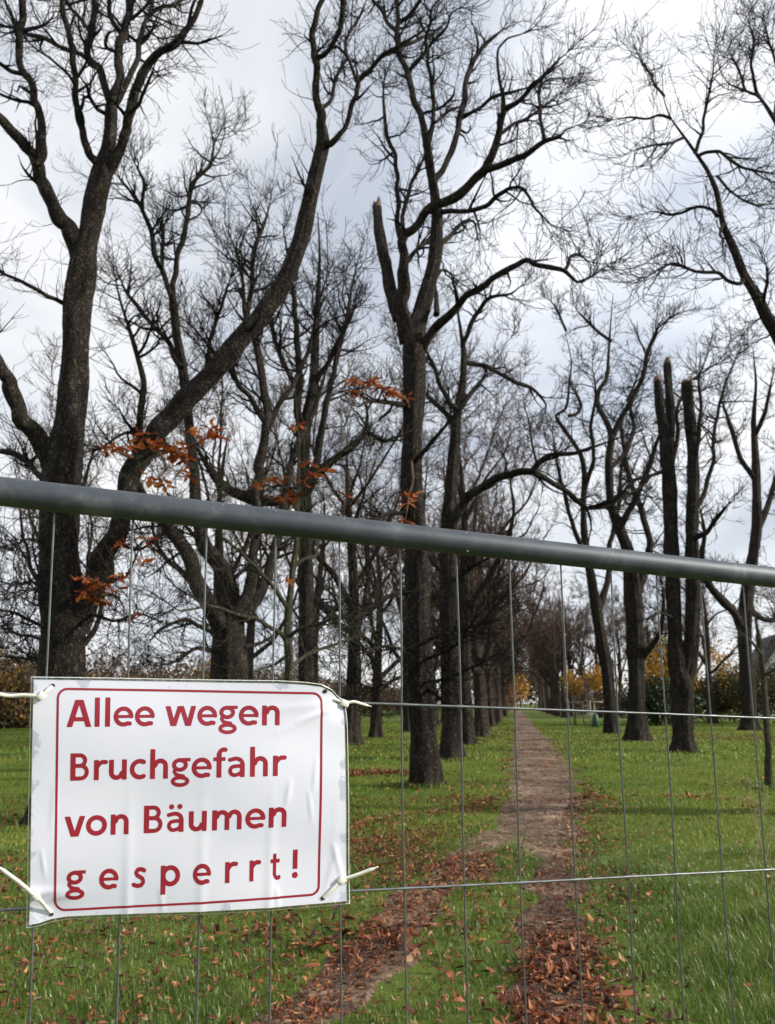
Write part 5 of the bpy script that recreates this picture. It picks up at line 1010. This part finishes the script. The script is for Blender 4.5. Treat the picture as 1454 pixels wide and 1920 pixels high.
def sdf(glyph, X, Y):
    d = np.full(X.shape, 1e9)
    for s in glyph[1]:
        if s[0] == 'b':
            _, x0, y0, x1, y1 = s; e = np.maximum(np.maximum(x0 - X, X - x1), np.maximum(y0 - Y, Y - y1))
        elif s[0] == 'l':
            _, p, q, w = s; dx, dy = q[0] - p[0], q[1] - p[1]; L_ = math.hypot(dx, dy); dx, dy = dx / L_, dy / L_
            a = (X - p[0]) * dx + (Y - p[1]) * dy; b = -(X - p[0]) * dy + (Y - p[1]) * dx; e = np.maximum(np.abs(b) - w / 2, np.maximum(-a, a - L_))
        else:
            e = np.full(X.shape, 1e9); pts = s[1]
            for p, q in zip(pts[:-1], pts[1:]):
                vx, vy = q[0] - p[0], q[1] - p[1]; t = np.clip(((X - p[0]) * vx + (Y - p[1]) * vy) / (vx * vx + vy * vy + 1e-9), 0, 1); e = np.minimum(e, np.hypot(X - p[0] - t * vx, Y - p[1] - t * vy))
            e = e - s[2] / 2 + 2
        d = np.minimum(d, e)
    if glyph[2]: d = np.maximum(d, np.maximum(glyph[2][0] - Y, Y - glyph[2][1]))
    return d
def contour(D, xs, ys):
    """filled polygons of D<0 on a grid"""
    V, Fc = [], []; idx = {}
    def vert(key, p):
        if key not in idx: idx[key] = len(V); V.append(p)
        return idx[key]
    ny, nx = D.shape; ins = D < 0
    act = ins[:-1, :-1] | ins[1:, :-1] | ins[:-1, 1:] | ins[1:, 1:]
    for j, i in np.argwhere(act):
        c = [(j, i), (j, i + 1), (j + 1, i + 1), (j + 1, i)]; poly = []
        for k in range(4):
            a, b = c[k], c[(k + 1) % 4]; da, db = D[a], D[b]
            if da < 0: poly.append(vert(('v',) + a, (xs[a[1]], ys[a[0]])))
            if (da < 0) != (db < 0):
                t = da / (da - db); ka = ('e',) + tuple(sorted((a, b))); poly.append(vert(ka, (xs[a[1]] + (xs[b[1]] - xs[a[1]]) * t, ys[a[0]] + (ys[b[0]] - ys[a[0]]) * t)))
        if len(poly) >= 3: Fc.append(poly)
    return np.array(V), Fc
CACHE = {}
def glyph(ch):
    if ch not in CACHE:
        g = GL[ch]; xs = np.arange(-40, g[0] + 60, 11.0); ys = np.arange(-200, 720, 11.0); X, Y = np.meshgrid(xs, ys); CACHE[ch] = contour(sdf(g, X, Y), xs, ys)
    return CACHE[ch]
def sign():
    nu, nv = 220, 160
    def grid(nu, nv, g=0, extra=()):
        u = np.linspace(0, 1, nu); v = np.linspace(0, 1, nv); U, Vv = np.meshgrid(u, v); p = coons(U, Vv, g)
        i = (np.arange(nv - 1)[:, None] * nu + np.arange(nu - 1)[None]).ravel(); return U, Vv, p, np.stack([i, i + nu, i + nu + 1, i + 1], 1)
    U, Vv, p, q = grid(nu, nv); W3 = sheet(p[..., 0], p[..., 1]); base = W3.reshape(-1, 3).mean(0)
    root = empty('warning_sign', base, 'white laminated sheet with red lettering tied to the wire fence', 'sign')
    front = W3.reshape(-1, 3); back = sheet(p[..., 0], p[..., 1], -.0007).reshape(-1, 3)
    o = mesh_ob('paper', np.concatenate([front, back]), [q, q[:, ::-1] + len(front)], M_paper, root, True, base)
    uvl = o.data.uv_layers.new(name='UVMap'); li = np.empty(len(o.data.loops), np.int32); o.data.loops.foreach_get('vertex_index', li)
    uv = np.stack([U.ravel(), 1 - Vv.ravel()], 1); uvl.data.foreach_set('uv', np.concatenate([uv, uv])[li].astype(np.float32).ravel())
    # clear film margin welded round the paper: a thin ring in two rows, with a bright cut edge
    def ring(g0, g1, off0, off1, name, m):
        t = np.linspace(0, 1, 120); z0 = np.zeros_like(t); one = np.ones_like(t)
        loop_u = np.concatenate([t, one, t[::-1], z0]); loop_v = np.concatenate([z0, t, one, t[::-1]])
        a = coons(loop_u, loop_v, g0); b = coons(loop_u, loop_v, g1); A = sheet(a[:, 0], a[:, 1], off0); B_ = sheet(b[:, 0], b[:, 1], off1); n = len(A); k = np.arange(n); k2 = (k + 1) % n
        return np.concatenate([A, B_]), np.stack([k, k2, k2 + n, k + n], 1)
    f = MB(); f.add(*ring(-.5, 4.2, .0004, .0003, '', None)); f.build('film_margin', M_film, root, True, base)
    e = MB(); e.add(*ring(4.0, 5.2, .0006, .0001, '', None)); e.build('film_edge', M_film2, root, True, base)
    # red frame
    def frame():
        c = [(108, 1288), (603, 1297), (597, 1675), (102, 1706)]; r = 20
        out, inn = [], []
        P = [np.array(x, float) for x in c]; ctr = sum(P) / 4
        def rounded(inset):
            pts = []
            for k in range(4):
                a, b, d = P[k - 1], P[k], P[(k + 1) % 4]; ea = norm(a - b); ed = norm(d - b); bb = b + (ea + ed) * inset; rr = r - inset
                s, e_ = bb + ea * rr, bb + ed * rr; cc = bb + (ea + ed) * rr
                a0 = math.atan2(*(s - cc)[::-1]); a1 = math.atan2(*(e_ - cc)[::-1])
                while a1 < a0: a1 += 2 * math.pi
                if a1 - a0 > math.pi: a1 -= 2 * math.pi
                for t in np.linspace(0, 1, 9): ang = a0 + (a1 - a0) * t; pts.append(cc + rr * np.array([math.cos(ang), math.sin(ang)]))
                nx = P[(k + 1) % 4]; s2 = nx + norm(b - nx) * r; nb = pts[-1]
                e3 = norm(nx - b); n2 = ed * 0
                nd = norm(P[(k + 2) % 4] - nx); tgt = nx + (norm(b - nx) + nd) * inset + norm(b - nx) * (r - inset)
                for t in np.linspace(.005, .995, 170): pts.append(nb + (tgt - nb) * t)
            return np.array(pts)
        a, b = rounded(0), rounded(4.3); n = len(a); k = np.arange(n); k2 = (k + 1) % n
        V = np.concatenate([sheet(a[:, 0], a[:, 1], .00025), sheet(b[:, 0], b[:, 1], .00025)]); m = MB(); m.add(V, np.stack([k, k2, k2 + n, k + n], 1)); m.build('red_frame', M_ink, root, True, base)
    frame()
    def letters(chars, em, shear=.018):
        """chars: list of (glyph, x at its origin, baseline y, horizontal scale)"""
        for ch, x, y, kx, slope in chars:
            V, Fc = glyph(ch); px = x + V[:, 0] * em / 1000 * kx + V[:, 1] * em / 1000 * shear; py = y + slope * (px - x) - V[:, 1] * em / 1000
            W_ = sheet(px, py, .00022); by = {}
            for fc in Fc: by.setdefault(len(fc), []).append(fc[::-1])
            mesh_ob('letter', W_, [np.array(v) for v in by.values()], M_ink, root, True, base)
    def line(text, x0, x1, y0, y1, em):
        adv = [GL[c][0] if c != ' ' else 226 for c in text]; k = (x1 - x0) / ((sum(adv) - 110) * em / 1000); x = x0 - 50 * em / 1000 * k; out = []
        for c, a in zip(text, adv):
            if c != ' ': out.append((c, x, y0 + (y1 - y0) * (x - x0) / (x1 - x0), k, (y1 - y0) / (x1 - x0)))
            x += a * em / 1000 * k
        letters(out, em)
    line('Allee wegen', 129, 521, 1361, 1358, 78.5)
    line('Bruchgefahr', 131, 526, 1461, 1451, 80)
    line('von Bäumen', 126, 533, 1565, 1546, 80)
    xs = [('g', 124, 161), ('e', 186, 222), ('s', 246.5, 273), ('p', 300, 336), ('e', 359.5, 393), ('r', 419, 443), ('r', 464.5, 486), ('t', 503.5, 523), ('!', 544.5, 555.5)]
    em = 83; out = []
    for c, a, b in xs:
        V, _ = glyph(c); x0, x1 = V[:, 0].min(), V[:, 0].max(); k = (b - a) / ((x1 - x0) * em / 1000); out.append((c, a - x0 * em / 1000 * k, 1667.5 - (a - 124) * .0585, k, -.0585))
    letters(out, em)
    for px, py in ((100, 1284.5), (607, 1295.5), (602.5, 1680), (97, 1710.5)):
        a = np.arange(20) / 20 * 6.283; X = np.concatenate([[px], px + 4.4 * np.cos(a)]); Y = np.concatenate([[py], py + 3.9 * np.sin(a)]); k = np.arange(20)
        m = MB(); m.add(sheet(X, Y, .0009), np.stack([np.zeros(20, int), 1 + (k + 1) % 20, 1 + k], 1)); m.build('punched_hole', M_hole, root, True, base)
    # cable ties
    def tie(label, strap, tail, head, ha, w=6.5, tw=7):
        hp = sheet(np.array(head[0], float), np.array(head[1], float), .003); r = empty('cable_tie', hp, label, 'cable tie', 'cable ties holding the sign')
        def ribbon(pts, name, w, taper=False):
            a = np.array(pts, float); c = catmull(a, 26); d = np.gradient(c[:, :2], axis=0); nn = norm(np.stack([-d[:, 1], d[:, 0]], 1)); ww = np.full(26, w / 2)
            if taper: ww = ww * np.clip((1 - np.linspace(0, 1, 26)) * 5, .3, 1)
            Lp = c[:, :2] + nn * ww[:, None]; Rp = c[:, :2] - nn * ww[:, None]; V = []
            for pp in (Lp, Rp):
                for o_ in (0, .0013): V.append(c2w(plane(pp[:, 0], pp[:, 1]) + NRM * (c[:, 2] + o_)[:, None]))
            V = np.stack(V, 1).reshape(-1, 3); k = np.arange(25)[:, None] * 4     # per station: L0 L1 R0 R1
            fs = np.concatenate([k + f for f in ([[0, 1, 5, 4]], [[1, 3, 7, 5]], [[3, 2, 6, 7]], [[2, 0, 4, 6]])]); e0 = np.array([[0, 2, 3, 1], [100, 101, 103, 102]])
            m = MB(); m.add(V, [fs, e0]); m.build(name, M_tie, r, True, hp)
        ribbon(strap, 'strap', w); ribbon(tail, 'tail', tw, True)
        m = MB(); s = 1.15 / F * 1; dirp = np.array([math.cos(ha), math.sin(ha)]); pr_ = np.array([-dirp[1], dirp[0]])
        Vh = []
        for z_, k_ in ((.0006, 1.0), (.0052, 1.0), (.0062, .7)):
            for a_, b_ in ((-1, -1), (1, -1), (1, 1), (-1, 1)):
                q_ = np.array(head) + dirp * a_ * 7.5 * k_ + pr_ * b_ * 6.2 * k_; Vh.append(c2w(plane(q_[0], q_[1]) + NRM * (head_off + z_)))
        m.add(np.array(Vh), np.array([[0, 1, 5, 4], [1, 2, 6, 5], [2, 3, 7, 6], [3, 0, 4, 7], [4, 5, 9, 8], [5, 6, 10, 9], [6, 7, 11, 10], [7, 4, 8, 11], [8, 9, 10, 11], [3, 2, 1, 0]])); m.build('head', M_tie, r, False, hp)
    R_ = lambda x, y: float(relief(np.array(x, float), np.array(y, float)))
    head_off = R_(78, 1304)
    tie('cream cable tie at the sign\'s top left corner, its tail lying along the wire', [(100, 1285, R_(100, 1285)), (92, 1292, R_(92, 1292) + .003), (78, 1304, head_off + .003)], [(78, 1304, head_off + .004), (50, 1302, .012), (15, 1303, .010), (0, 1300, .012), (-30, 1297, .014)], (79, 1303), -.75)
    head_off = R_(68, 1673)
    tie('cream cable tie at the sign\'s lower left corner, its tail pointing up left', [(97, 1709, R_(97, 1709)), (88, 1697, R_(88, 1697) + .003), (78, 1682, head_off + .003), (69, 1674, head_off + .003)], [(69, 1674, head_off + .004), (45, 1650, .020), (15, 1622, .030), (-2, 1606, .036)], (70, 1674), .85, 7.5, 8)
    head_off = R_(640, 1316) + .001
    tie('cream cable tie pulling in the sign\'s creased top right corner', [(626, 1310, R_(626, 1310) + .002), (634, 1314, R_(634, 1314) + .003), (645, 1317, .006)], [(645, 1318, .006), (662, 1315, .006), (676, 1319, .005), (694, 1324, .006)], (645, 1318), .35, 5, 5)
    head_off = R_(637, 1645)
    tie('cream cable tie at the sign\'s lower right corner, its tail pointing up right', [(603, 1680, R_(603, 1680)), (615, 1667, R_(615, 1667) + .0025), (628, 1654, R_(628, 1654) + .003), (637, 1645, head_off + .003)], [(637, 1645, head_off + .003), (655, 1638, .014), (680, 1627, .018), (700, 1617, .022)], (637, 1646), -.75, 5.5, 6.5)
M_film2 = simple('bright cut film edge', (.62, .66, .62), .25, 0, .3, 300)
sign()
